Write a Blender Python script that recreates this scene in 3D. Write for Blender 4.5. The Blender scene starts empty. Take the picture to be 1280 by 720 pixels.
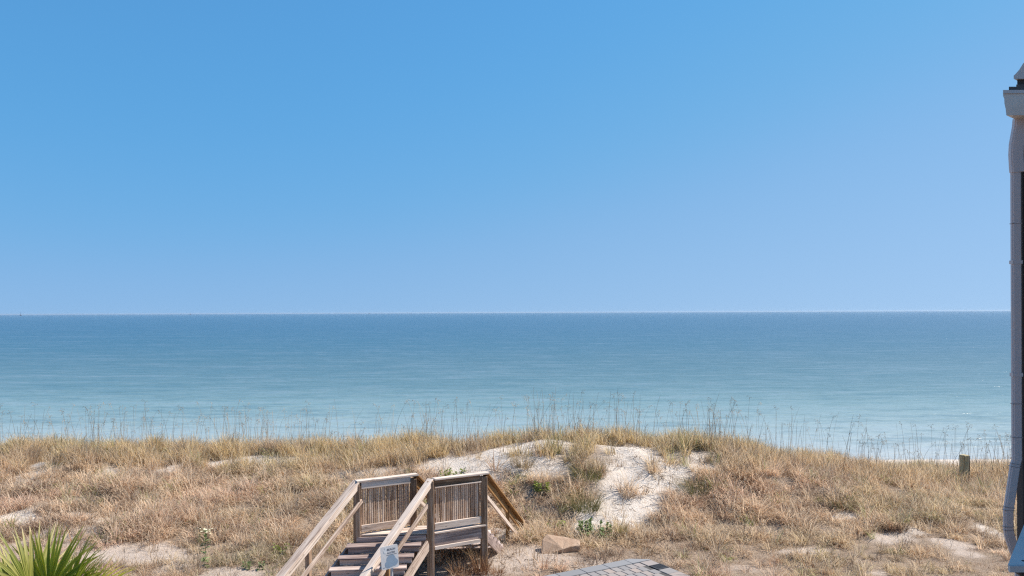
import bpy, bmesh, math, random
import numpy as np
from mathutils import Vector, Matrix

random.seed(7)
RNG = np.random.default_rng(11)
SC = bpy.context.scene
COL = SC.collection
R = math.radians

# ------------------------------------------------------------------ camera, sky, sun, exposure
CAM_Z = 8.0
cam_data = bpy.data.cameras.new('camera')
cam_data.sensor_width = 36.0
cam_data.lens = 36.0 * 1000.0 / 1280.0
cam_data.shift_y = 30.5 / 1280.0
cam_data.clip_start = 0.1
cam_data.clip_end = 60000.0
cam = bpy.data.objects.new('camera', cam_data)
COL.objects.link(cam)
cam.location = (0, 0, CAM_Z)
cam.rotation_euler = (R(90), R(0.23), 0)
SC.camera = cam

SUN_AZ, SUN_EL = R(72), R(50)          # azimuth from the view direction (+Y) towards the right (+X)
world = bpy.data.worlds.new('World')
SC.world = world
world.use_nodes = True
wn = world.node_tree
for n in list(wn.nodes): wn.nodes.remove(n)
sky = wn.nodes.new('ShaderNodeTexSky')
sky.sky_type = 'NISHITA'
sky.sun_disc = False
sky.sun_elevation = SUN_EL
sky.sun_rotation = SUN_AZ
sky.altitude = 0
sky.air_density = 1.0
sky.dust_density = 0.0
sky.ozone_density = 6.0
bg = wn.nodes.new('ShaderNodeBackground')
bg.inputs['Strength'].default_value = 0.0795
wo = wn.nodes.new('ShaderNodeOutputWorld')
# clear, dry air: the whitish band right at the horizon is left out by sampling the sky a little higher up,
# and a film-like tone curve deepens the blue evenly over the whole dome
wtc = wn.nodes.new('ShaderNodeTexCoord')
wsep = wn.nodes.new('ShaderNodeSeparateXYZ'); wn.links.new(wtc.outputs['Generated'], wsep.inputs[0])
wma = wn.nodes.new('ShaderNodeMath'); wma.operation = 'MULTIPLY_ADD'
wn.links.new(wsep.outputs[2], wma.inputs[0]); wma.inputs[1].default_value = 0.45; wma.inputs[2].default_value = 0.135
wcb = wn.nodes.new('ShaderNodeCombineXYZ')
wn.links.new(wsep.outputs[0], wcb.inputs[0]); wn.links.new(wsep.outputs[1], wcb.inputs[1]); wn.links.new(wma.outputs[0], wcb.inputs[2])
wno = wn.nodes.new('ShaderNodeVectorMath'); wno.operation = 'NORMALIZE'
wn.links.new(wcb.outputs[0], wno.inputs[0]); wn.links.new(wno.outputs[0], sky.inputs['Vector'])
wsc = wn.nodes.new('ShaderNodeVectorMath'); wsc.operation = 'SCALE'; wsc.inputs['Scale'].default_value = 0.12
wn.links.new(sky.outputs[0], wsc.inputs[0])
wcv = wn.nodes.new('ShaderNodeRGBCurve')
for ci, pts in ((0, ((0.0, 0.04), (0.09, 0.078), (0.17, 0.106), (0.215, 0.150), (0.28, 0.258), (0.40, 0.385), (1.0, 0.9))),
                (1, ((0.0, 0.05), (0.17, 0.22), (0.33, 0.372), (0.49, 0.49), (0.7, 0.62), (1.0, 0.85))),
                (2, ((0.0, 0.15), (0.36, 0.49), (0.61, 0.745), (0.77, 0.795), (1.0, 0.88)))):
    cvm = wcv.mapping.curves[ci]
    cvm.points[0].location = pts[0]; cvm.points[1].location = pts[-1]
    for p in pts[1:-1]: cvm.points.new(*p)
wcv.mapping.update()
wn.links.new(wsc.outputs[0], wcv.inputs['Color'])
wdv = wn.nodes.new('ShaderNodeVectorMath'); wdv.operation = 'SCALE'; wdv.inputs['Scale'].default_value = 1 / 0.12
wn.links.new(wcv.outputs[0], wdv.inputs[0])
wn.links.new(wdv.outputs[0], bg.inputs['Color'])
wn.links.new(bg.outputs[0], wo.inputs['Surface'])

sun_data = bpy.data.lights.new('sun', 'SUN')
sun_data.energy = 5.0
sun_data.angle = R(0.53)
sun_data.color = (1.0, 0.93, 0.84)
sun = bpy.data.objects.new('sun', sun_data)
COL.objects.link(sun)
sdir = Vector((math.sin(SUN_AZ) * math.cos(SUN_EL), math.cos(SUN_AZ) * math.cos(SUN_EL), math.sin(SUN_EL)))
sun.rotation_euler = sdir.to_track_quat('Z', 'Y').to_euler()
sun.location = sdir * 60

vs = SC.view_settings
vs.view_transform = 'Standard'
vs.look = 'None'
vs.exposure = 0.60
vs.gamma = 1.0
vs.use_curve_mapping = False
SC.cycles.use_denoising = False
SC.cycles.use_adaptive_sampling = False
SC.cycles.filter_width = 1.25
SC.cycles.sample_clamp_indirect = 4.0
SC.cycles.max_bounces = 6
SC.cycles.diffuse_bounces = 3
SC.cycles.transmission_bounces = 4
SC.cycles.transparent_max_bounces = 6

# ------------------------------------------------------------------ helpers
def tag(o, label=None, cat=None, group=None, kind=None):
    if label: o['label'] = label
    if cat: o['category'] = cat
    if group: o['group'] = group
    if kind: o['kind'] = kind
    return o

def link(o, parent=None):
    COL.objects.link(o)
    if parent is not None: o.parent = parent
    return o

def empty(name, loc=(0, 0, 0), rotz=0.0):
    o = bpy.data.objects.new(name, None)
    o.location = loc
    o.rotation_euler = (0, 0, rotz)
    o.empty_display_size = 0.2
    return link(o)

def mesh_np(name, verts, faces, attrs=None, smooth=False, mat=None):
    """verts (N,3); faces: list/array of equal-length polygons, or list of lists"""
    me = bpy.data.meshes.new(name)
    me.from_pydata([tuple(v) for v in verts] if not isinstance(verts, np.ndarray) else verts.tolist(), [],
                   faces.tolist() if isinstance(faces, np.ndarray) else faces)
    if attrs:
        for k, (typ, data) in attrs.items():
            a = me.attributes.new(k, typ, 'POINT')
            fld = {'FLOAT': 'value', 'INT': 'value', 'FLOAT_COLOR': 'color', 'FLOAT_VECTOR': 'vector'}[typ]
            a.data.foreach_set(fld, np.ascontiguousarray(data).ravel())
    if smooth:
        me.polygons.foreach_set('use_smooth', [True] * len(me.polygons))
    if mat: me.materials.append(mat)
    me.update()
    return me

def obj(name, me, parent=None, loc=None, mw=None):
    o = bpy.data.objects.new(name, me)
    link(o, parent)
    if loc is not None: o.location = loc
    if mw is not None: o.matrix_local = mw
    return o

def box_mesh(name, sx, sy, sz, mat, bevel=0.0, origin='c'):
    bm = bmesh.new()
    bmesh.ops.create_cube(bm, size=1.0)
    for v in bm.verts:
        v.co.x *= sx; v.co.y *= sy; v.co.z *= sz
        if origin == 'x0': v.co.x += sx / 2
        if origin == 'z0': v.co.z += sz / 2
    if bevel > 0:
        bmesh.ops.bevel(bm, geom=list(bm.edges), offset=bevel, segments=1, affect='EDGES')
    me = bpy.data.meshes.new(name)
    bm.to_mesh(me); bm.free()
    me.materials.append(mat)
    return me

def beam(name, p0, p1, wid, hgt, mat, parent=None, bevel=0.005, roll=0.0, up=(0, 0, 1), jitter=0.0):
    """board from p0 to p1 (centre line); wid is sideways, hgt along the up direction; grain runs along local X"""
    p0 = Vector(p0); p1 = Vector(p1)
    x = (p1 - p0); L = x.length; x.normalize()
    u = Vector(up)
    if abs(x.dot(u)) > 0.98: u = Vector((math.sin(roll), math.cos(roll), 0))
    y = u.cross(x).normalized()
    z = x.cross(y).normalized()
    tw = random.gauss(0, 0.008); y, z = y * math.cos(tw) + z * math.sin(tw), z * math.cos(tw) - y * math.sin(tw)
    m = Matrix((x, y, z)).transposed().to_4x4()
    m.translation = p0
    me = box_mesh(name, L, wid, hgt, mat, bevel, 'x0')
    return obj(name, me, parent, mw=m)

def prism(name, poly, d0, d1, axis, mat, parent=None):
    """extrude a 2D polygon. axis 'y': poly is (x,z); axis 'z': poly is (x,y)"""
    n = len(poly)
    vs_ = []
    for d in (d0, d1):
        for a, b in poly:
            vs_.append((a, d, b) if axis == 'y' else (a, b, d))
    fs = [list(range(n))[::-1], list(range(n, 2 * n))]
    for i in range(n):
        j = (i + 1) % n
        fs.append([i, j, n + j, n + i])
    me = bpy.data.meshes.new(name)
    me.from_pydata(vs_, [], fs)
    bm = bmesh.new(); bm.from_mesh(me)
    bmesh.ops.recalc_face_normals(bm, faces=bm.faces)
    bm.to_mesh(me); bm.free()
    me.materials.append(mat)
    return obj(name, me, parent)

# value noise (numpy)
_P = RNG.random((256, 256))
def vnoise(x, y):
    xi = np.floor(x).astype(int); yi = np.floor(y).astype(int)
    fx = x - xi; fy = y - yi
    fx = fx * fx * (3 - 2 * fx); fy = fy * fy * (3 - 2 * fy)
    a = _P[xi % 256, yi % 256]; b = _P[(xi + 1) % 256, yi % 256]
    c = _P[xi % 256, (yi + 1) % 256]; d = _P[(xi + 1) % 256, (yi + 1) % 256]
    return (a * (1 - fx) + b * fx) * (1 - fy) + (c * (1 - fx) + d * fx) * fy
def fbm(x, y, o=3):
    s = 0; amp = 0.5; tot = 0
    for k in range(o):
        s = s + amp * vnoise(x * 2 ** k + 17.3 * k, y * 2 ** k + 5.1 * k); tot += amp; amp *= 0.5
    return s / tot

# ------------------------------------------------------------------ node material helpers
class NT:
    def __init__(self, name):
        self.m = bpy.data.materials.new(name); self.m.use_nodes = True
        self.t = self.m.node_tree
        for n in list(self.t.nodes): self.t.nodes.remove(n)
        self.out = self.n('ShaderNodeOutputMaterial')
    def n(self, typ, **kw):
        nd = self.t.nodes.new(typ)
        for k, v in kw.items(): setattr(nd, k, v)
        return nd
    def l(self, a, b): self.t.links.new(a, b)
    def val(self, nd, **kw):
        for k, v in kw.items(): nd.inputs[k.replace('_', ' ')].default_value = v
        return nd
    def ramp(self, fac, stops, interp='LINEAR'):
        r = self.n('ShaderNodeValToRGB'); r.color_ramp.interpolation = interp
        els = r.color_ramp.elements
        els[0].position = stops[0][0]; els[0].color = (*stops[0][1], 1)
        els[1].position = stops[-1][0]; els[1].color = (*stops[-1][1], 1)
        for p, c in stops[1:-1]:
            e = els.new(p); e.color = (*c, 1)
        if fac is not None: self.l(fac, r.inputs[0])
        return r
    def mix(self, fac, a, b, blend='MIX'):
        m = self.n('ShaderNodeMix', data_type='RGBA', blend_type=blend)
        for s, v in ((m.inputs[0], fac), (m.inputs[6], a), (m.inputs[7], b)):
            if hasattr(v, 'is_linked') or hasattr(v, 'links'): self.l(v, s)
            elif isinstance(v, (int, float)): s.default_value = v
            else: s.default_value = (*v, 1)
        return m.outputs[2]
    def math(self, op, a, b=0.0, c=0.0, clamp=False):
        m = self.n('ShaderNodeMath', operation=op, use_clamp=clamp)
        for s, v in zip(m.inputs, (a, b, c)):
            if hasattr(v, 'links'): self.l(v, s)
            else: s.default_value = v
        return m.outputs[0]
    def noise(self, vec, scale, detail=3, rough=0.55, dist=0.0):
        nz = self.n('ShaderNodeTexNoise')
        nz.inputs['Scale'].default_value = scale; nz.inputs['Detail'].default_value = detail
        nz.inputs['Roughness'].default_value = rough; nz.inputs['Distortion'].default_value = dist
        if vec is not None: self.l(vec, nz.inputs['Vector'])
        return nz.outputs[0]
    def mapping(self, vec, scale=(1, 1, 1), loc=(0, 0, 0), rot=(0, 0, 0)):
        mp = self.n('ShaderNodeMapping')
        mp.inputs['Scale'].default_value = scale; mp.inputs['Location'].default_value = loc
        mp.inputs['Rotation'].default_value = rot
        self.l(vec, mp.inputs['Vector'])
        return mp.outputs[0]
    def bump(self, h, strength=0.3, dist=0.01):
        b = self.n('ShaderNodeBump')
        b.inputs['Strength'].default_value = strength; b.inputs['Distance'].default_value = dist
        self.l(h, b.inputs['Height'])
        return b.outputs[0]
    def principled(self, color, rough=0.8, normal=None, spec=0.3, metal=0.0):
        p = self.n('ShaderNodeBsdfPrincipled')
        if hasattr(color, 'links'): self.l(color, p.inputs['Base Color'])
        else: p.inputs['Base Color'].default_value = (*color, 1)
        if hasattr(rough, 'links'): self.l(rough, p.inputs['Roughness'])
        else: p.inputs['Roughness'].default_value = rough
        p.inputs['Specular IOR Level'].default_value = spec
        p.inputs['Metallic'].default_value = metal
        if normal is not None: self.l(normal, p.inputs['Normal'])
        self.l(p.outputs[0], self.out.inputs['Surface'])
        return p

def wood(name, stops, knots=0.5, bump=0.5):
    k = NT(name)
    tc = k.n('ShaderNodeTexCoord'); oi = k.n('ShaderNodeObjectInfo')
    off = k.n('ShaderNodeVectorMath', operation='SCALE'); k.l(oi.outputs['Location'], off.inputs[0]); off.inputs['Scale'].default_value = 3.7
    add = k.n('ShaderNodeVectorMath', operation='ADD'); k.l(tc.outputs['Object'], add.inputs[0]); k.l(off.outputs[0], add.inputs[1])
    gv = k.mapping(add.outputs[0], (1.6, 28, 28))
    g = k.noise(gv, 1.0, 5, 0.65, 0.6)
    big = k.noise(k.mapping(add.outputs[0], (0.9, 5, 5)), 1.0, 3, 0.6)
    f = k.math('ADD', k.math('MULTIPLY', g, 0.65), k.math('MULTIPLY', big, 0.35))
    f = k.math('ADD', f, k.math('MULTIPLY', k.math('SUBTRACT', oi.outputs['Random'], 0.5), 0.22))
    f = k.math('MULTIPLY_ADD', k.math('SUBTRACT', f, 0.5), 1.45, 0.5)
    c = k.ramp(f, stops).outputs[0]
    vo = k.n('ShaderNodeTexVoronoi'); vo.inputs['Scale'].default_value = 1.0
    k.l(k.mapping(add.outputs[0], (3.2, 9, 9)), vo.inputs['Vector'])
    kn = k.math('MULTIPLY', k.math('LESS_THAN', vo.outputs['Distance'], 0.13), knots)
    c = k.mix(kn, c, (0.10, 0.06, 0.04))
    # thin checks (drying cracks) along the grain
    ck = k.noise(k.mapping(add.outputs[0], (0.8, 46, 46)), 1.0, 2, 0.5)
    ckm = k.math('MULTIPLY', k.math('LESS_THAN', ck, 0.33), 0.65)
    c = k.mix(ckm, c, (0.07, 0.05, 0.04))
    k.principled(c, 0.85, k.bump(g, bump, 0.006), 0.2)
    return k.m

M_PALE = wood('weathered_pale_wood', [(0.28, (0.26, 0.18, 0.135)), (0.42, (0.50, 0.39, 0.315)), (0.58, (0.63, 0.515, 0.43)), (0.75, (0.72, 0.615, 0.53))])
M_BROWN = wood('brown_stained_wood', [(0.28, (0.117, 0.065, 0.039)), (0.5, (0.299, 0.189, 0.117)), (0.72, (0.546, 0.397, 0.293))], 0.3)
M_GREYWOOD = wood('grey_stair_wood', [(0.28, (0.168, 0.120, 0.108)), (0.5, (0.384, 0.294, 0.258)), (0.72, (0.624, 0.510, 0.450))], 0.4)
M_SLAT = wood('slat_wood', [(0.28, (0.213, 0.123, 0.078)), (0.5, (0.515, 0.353, 0.252)), (0.72, (0.784, 0.627, 0.504))], 0.2)
M_ORANGE = wood('amber_wood', [(0.28, (0.13, 0.06, 0.02)), (0.5, (0.27, 0.145, 0.055)), (0.72, (0.38, 0.235, 0.11))], 0.3)

def grass_mat(name, trans=0.45):
    k = NT(name)
    ti = k.n('ShaderNodeAttribute', attribute_type='INSTANCER', attribute_name='tint')
    bl = k.n('ShaderNodeAttribute', attribute_type='GEOMETRY', attribute_name='bl')
    sep = k.n('ShaderNodeSeparateColor'); k.l(bl.outputs['Color'], sep.inputs[0])
    t, r, b = sep.outputs[0], sep.outputs[1], sep.outputs[2]
    c = ti.outputs['Color']
    # blade to blade variation: some bleached, some dark
    c = k.mix(k.math('MULTIPLY', k.math('GREATER_THAN', r, 0.60), 0.6), c, (0.84, 0.70, 0.53))
    c = k.mix(k.math('MULTIPLY', k.math('LESS_THAN', r, 0.24), 0.75), c, (0.15, 0.092, 0.068))
    c = k.mix(k.math('MULTIPLY', t, 0.25), c, (0.60, 0.47, 0.30))
    d = k.n('ShaderNodeBsdfDiffuse'); k.l(c, d.inputs['Color'])
    tr = k.n('ShaderNodeBsdfTranslucent'); k.l(c, tr.inputs['Color'])
    mx = k.n('ShaderNodeMixShader'); mx.inputs[0].default_value = trans
    k.l(d.outputs[0], mx.inputs[1]); k.l(tr.outputs[0], mx.inputs[2])
    k.l(mx.outputs[0], k.out.inputs['Surface'])
    return k.m
M_GRASS = grass_mat('dry_grass')

def leaf_mat(name, c0, c1, tip=None, trans=0.3, spec=0.25, rough=0.55):
    """single object foliage: attribute bl = (t along blade, random, -)"""
    k = NT(name)
    bl = k.n('ShaderNodeAttribute', attribute_type='GEOMETRY', attribute_name='bl')
    sep = k.n('ShaderNodeSeparateColor'); k.l(bl.outputs['Color'], sep.inputs[0])
    c = k.mix(sep.outputs[1], c0, c1)
    if tip is not None:
        f = k.math('MULTIPLY', k.math('POWER', sep.outputs[0], tip[1]), k.math('ADD', k.math('MULTIPLY', sep.outputs[1], 0.7), 0.3))
        c = k.mix(f, c, tip[0])
    p = k.principled(c, rough, None, spec)
    tr = k.n('ShaderNodeBsdfTranslucent'); k.l(c, tr.inputs['Color'])
    mx = k.n('ShaderNodeMixShader'); mx.inputs[0].default_value = trans
    k.l(p.outputs[0], mx.inputs[1]); k.l(tr.outputs[0], mx.inputs[2])
    k.l(mx.outputs[0], k.out.inputs['Surface'])
    return k.m

def paint(name, col, rough=0.5, dirt=0.25, spec=0.4, scale=6):
    k = NT(name)
    tc = k.n('ShaderNodeTexCoord')
    n1 = k.noise(tc.outputs['Object'], scale, 5, 0.6)
    n2 = k.noise(k.mapping(tc.outputs['Object'], (14, 14, 1.5)), 1.0, 3, 0.6)
    f = k.math('ADD', k.math('MULTIPLY', n1, 0.6), k.math('MULTIPLY', n2, 0.4))
    dark = tuple(c * (1 - dirt) for c in col); lite = tuple(min(1, c * (1 + dirt * 0.4)) for c in col)
    c = k.ramp(f, [(0.3, dark), (0.6, col), (0.8, lite)]).outputs[0]
    k.principled(c, rough, None, spec)
    return k.m

# ------------------------------------------------------------------ terrain height
_X  = [-400, -16, -8, -5, -2.2, 0, 3, 5, 6.6, 9, 11.5, 14, 17, 400]
_ZC = [3.20, 3.20, 3.22, 3.34, 3.56, 3.82, 3.90, 3.82, 3.60, 3.19, 2.77, 2.47, 2.45, 2.5]
_YC = [27, 27, 27, 26.4, 25.6, 25, 25, 25, 25.2, 25.4, 25.5, 25.6, 26, 26]
_YB = [18.3, 18.3, 18.4, 18.8, 20.0, 20.7, 20.6, 20.2, 19.4, 18.6, 18.1, 17.8, 17.8, 17.8]
def _sm(X, tab):
    return sum(np.interp(X + o, _X, tab) for o in (-1.2, -0.6, 0, 0.6, 1.2)) / 5
def crest_y(X): return _sm(np.asarray(X, float), _YC)
PATIO_C = np.array([2.84, 17.71]); PE1 = np.array([0.863, 0.505]); PE2 = np.array([0.505, -0.863])
def height(X, Y):
    X = np.asarray(X, float); Y = np.asarray(Y, float)
    zc, yc, yb = _sm(X, _ZC), _sm(X, _YC), _sm(X, _YB)
    t = np.clip((Y - yb) / (yc - yb), 0, 1)
    rise = 0.55 * t * t * (3 - 2 * t) + 0.45 * t
    z = 2.5 + (zc - 2.5) * rise
    # far side: down to the beach and under the water
    u = np.clip((Y - yc) / 8.0, 0, 1)
    beach = np.interp(Y, [30, 36, 43.0, 50, 70, 130], [1.5, 1.05, 0.0, -0.45, -1.2, -3.5])
    su = u * u * (3 - 2 * u)
    z = np.where(Y > yc, zc * (1 - su) + beach * su, z)
    # hummocks
    dune = np.clip((Y - 17.5) / 2.5, 0, 1) * np.clip((31 - Y) / 4, 0, 1)
    z = z + dune * ((fbm(X * 0.55 + 40, Y * 0.55 + 9, 3) - 0.5) * 0.42 + (fbm(X * 1.9, Y * 1.9, 2) - 0.5) * 0.14)
    z = z + (fbm(X * 0.9 + 3, Y * 0.9 + 70, 3) - 0.5) * 0.10 * np.clip((34 - Y) / 4, 0, 1)
    # ground is levelled under the paved corner
    dx, dy = X - PATIO_C[0], Y - PATIO_C[1]
    a = -(dx * PE1[0] + dy * PE1[1]); b = dx * PE2[0] + dy * PE2[1]
    w = np.clip((np.minimum(a, b) + 0.5) / 0.5, 0, 1)
    z = z * (1 - w) + np.minimum(z, 2.47) * w
    return z
def H(x, y): return float(height(np.array([x]), np.array([y]))[0])

def ground_at(px, py):
    """where the line of sight through a photograph point meets the terrain (used to survey positions)"""
    dx = (px - 640) / 1000.0; dz = -(py - 390.5 + 0.004 * (px - 640)) / 1000.0
    ys = np.arange(12, 45, 0.02)
    h = height(ys * dx, ys); z = CAM_Z + ys * dz
    i = int(np.argmax(z < h)) if (z < h).any() else len(ys) - 1
    return float(ys[i] * dx), float(ys[i]), float(h[i])

# ------------------------------------------------------------------ bare sand patches, surveyed
_bare_px = [  # cx, cy, rx, ry, strength
    (800, 590, 62, 24, 1.0), (785, 622, 55, 26, 1.0), (760, 646, 40, 16, 1.0), (728, 660, 24, 10, 1.0),
    (660, 568, 70, 15, 1.0), (605, 582, 70, 17, 1.0), (700, 574, 34, 14, .85), (650, 588, 50, 12, 0.85), (870, 576, 40, 10, 0.9), (790, 570, 60, 12, 0.95), (840, 600, 18, 14, 0.8), (545, 582, 40, 9, 0.8), (680, 590, 40, 8, 0.6),
    (322, 578, 70, 7.5, 0.95), (40, 596, 22, 5, 0.7), (45, 581, 14, 5, 0.85), (130, 594, 18, 8, 0.85), (210, 587, 18, 5, 0.8),
    (15, 650, 32, 10, 0.95), (110, 646, 50, 6, 0.85), (170, 694, 75, 14, 0.85), (60, 680, 60, 20, 0.6), (285, 716, 40, 9, 0.8), (230, 708, 30, 8, .6),
    (630, 668, 40, 7, 0.7), (650, 700, 60, 16, 0.85), (600, 712, 50, 10, 0.7), (720, 704, 40, 8, 0.6), (560, 716, 30, 8, .6),
    (1048, 648, 28, 6, 0.9), (1115, 673, 26, 8, 0.92), (1138, 664, 14, 6, 0.85), (1190, 681, 22, 7, 0.85), (1208, 693, 18, 5, 0.8),
    (1005, 690, 26, 5, 0.9), (1245, 668, 16, 9, 0.85), (1095, 716, 14, 4, 0.8), (1160, 608, 10, 3, 0.6), (415, 597, 22, 5, 0.5), (930, 712, 30, 5, .4),
    (480, 590, 40, 5, 0.6),
]
BARE = []
for cx, cy, rx, ry, s in _bare_px:
    x0, y0, _ = ground_at(cx, cy)
    _, ya, _ = ground_at(cx, cy - ry); _, yb, _ = ground_at(cx, cy + ry)
    BARE.append((x0, 0.5 * (ya + yb) if abs(ya - yb) < 4 else y0, max(rx * y0 / 1000, 0.1), max(0.5 * abs(ya - yb), 0.12) if abs(ya - yb) < 5 else 0.8, s))
TUFT = []
for cx, cy, rx, ry, s in ((733, 572, 28, 20, 0.8), (722, 610, 22, 22, 0.8), (655, 572, 22, 7, 0.45), (632, 590, 18, 6, 0.4), (596, 577, 12, 5, 0.3), (662, 614, 44, 10, 0.85), (690, 640, 34, 18, 0.85), (812, 585, 10, 6, 0.5), (786, 616, 14, 7, 0.5), (765, 575, 10, 7, 0.5), (905, 578, 26, 8, 0.6), (835, 560, 22, 8, 0.6), (690, 566, 14, 8, 0.5)):
    x0, y0, _ = ground_at(cx, cy)
    _, ya, _ = ground_at(cx, cy - ry); _, yb, _ = ground_at(cx, cy + ry)
    TUFT.append((x0, y0, rx * y0 / 1000, min(max(0.5 * abs(ya - yb), 0.25), 1.2), s))
def bare(X, Y):
    X = np.asarray(X, float); Y = np.asarray(Y, float)
    jx = (fbm(X * 1.3 + 5, Y * 1.3, 2) - 0.5) * 0.7; jy = (fbm(X * 1.3 + 55, Y * 1.3 + 20, 2) - 0.5) * 0.7
    o = np.zeros_like(X)
    for x0, y0, rx, ry, s in BARE:
        d = np.sqrt(((X + jx * min(1, rx * 1.2) - x0) / rx) ** 2 + ((Y + jy * min(1, ry * 1.2) - y0) / ry) ** 2)
        o = np.maximum(o, s * np.clip((1.25 - d) / 0.4, 0, 1))
    for x0, y0, rx, ry, s in TUFT:
        d = np.sqrt(((X + jx * 0.6 - x0) / rx) ** 2 + ((Y + jy * 0.6 - y0) / ry) ** 2)
        o = o * (1 - s * np.clip((1.25 - d) / 0.5, 0, 1))
    return o

# ------------------------------------------------------------------ ground
def make_ground():
    xs = np.concatenate([np.array([-3000, -1200, -500, -250, -140, -90, -65, -50, -42, -36, -32, -29, -27]), np.arange(-26, 26.01, 0.16),
                         np.array([27, 29, 32, 36, 42, 50, 65, 90, 140, 250, 500, 1200, 3000])])
    ys = np.concatenate([np.array([-60, -30, -15, -8, -3, 1, 4, 7, 9.5, 11.5, 12.5]), np.arange(13, 29, 0.13), np.arange(29, 48, 0.5), np.array([50, 55, 62, 75, 95, 130])])
    gx, gy = np.meshgrid(xs, ys)
    gz = height(gx, gy)
    nx, ny = len(xs), len(ys)
    v = np.stack([gx.ravel(), gy.ravel(), gz.ravel()], 1)
    i = np.arange(nx * ny).reshape(ny, nx)
    f = np.stack([i[:-1, :-1].ravel(), i[:-1, 1:].ravel(), i[1:, 1:].ravel(), i[1:, :-1].ravel()], 1)
    b = bare(v[:, 0], v[:, 1])
    b = np.where(v[:, 1] > 30.5, 1.0, b)
    # low flat in front of the dune is trodden and littered
    low = np.clip((20.3 - v[:, 1]) / 1.2, 0, 1)
    k = NT('dune_sand')
    tc = k.n('ShaderNodeTexCoord')
    at = k.n('ShaderNodeAttribute', attribute_name='bare'); lo = k.n('ShaderNodeAttribute', attribute_name='low')
    P = tc.outputs['Object']
    fine = k.noise(P, 55, 4, 0.7); mid = k.noise(P, 6, 4, 0.6); crumb = k.noise(P, 16, 3, 0.7, 0.5)
    sand = k.ramp(mid, [(0.3, (0.54, 0.46, 0.385)), (0.5, (0.62, 0.545, 0.47)), (0.72, (0.67, 0.60, 0.53))]).outputs[0]
    sand = k.mix(k.math('MULTIPLY', lo.outputs['Fac'], 0.6), sand, k.ramp(crumb, [(0.3, (0.30, 0.21, 0.16)), (0.55, (0.47, 0.37, 0.30)), (0.75, (0.55, 0.46, 0.39))]).outputs[0])
    litter = k.ramp(fine, [(0.3, (0.10, 0.068, 0.05)), (0.5, (0.25, 0.18, 0.125)), (0.7, (0.46, 0.36, 0.27))]).outputs[0]
    lf = k.math('SUBTRACT', 1.0, at.outputs['Fac'])
    brk = k.math('MULTIPLY', k.math('SUBTRACT', crumb, 0.5), 1.4)
    lf = k.math('ADD', k.math('MULTIPLY', lf, 0.9), brk, clamp=True)
    lf = k.math('MULTIPLY', lf, k.math('SUBTRACT', 1.0, k.math('MULTIPLY', k.math('GREATER_THAN', at.outputs['Fac'], 0.97), 1.0)))
    c = k.mix(lf, sand, litter)
    # scattered bits of wrack and seed on open sand
    vo = k.n('ShaderNodeTexVoronoi'); vo.inputs['Scale'].default_value = 9.0; vo.inputs['Randomness'].default_value = 1.0; k.l(P, vo.inputs['Vector'])
    bits = k.math('MULTIPLY', k.math('LESS_THAN', vo.outputs['Distance'], 0.16), k.math('GREATER_THAN', mid, 0.47))
    c = k.mix(k.math('MULTIPLY', bits, 0.75), c, (0.22, 0.15, 0.11))
    hsum = k.math('ADD', k.math('MULTIPLY', crumb, 0.7), k.math('MULTIPLY', fine, 0.3))
    k.principled(c, 0.95, k.bump(hsum, 0.9, 0.07), 0.1)
    me = mesh_np('ground', v, f, {'bare': ('FLOAT', b), 'low': ('FLOAT', low)}, True, k.m)
    tag(obj('ground', me), 'pale dune sand with brown litter under the grass', None, None, 'structure')
make_ground()

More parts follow.
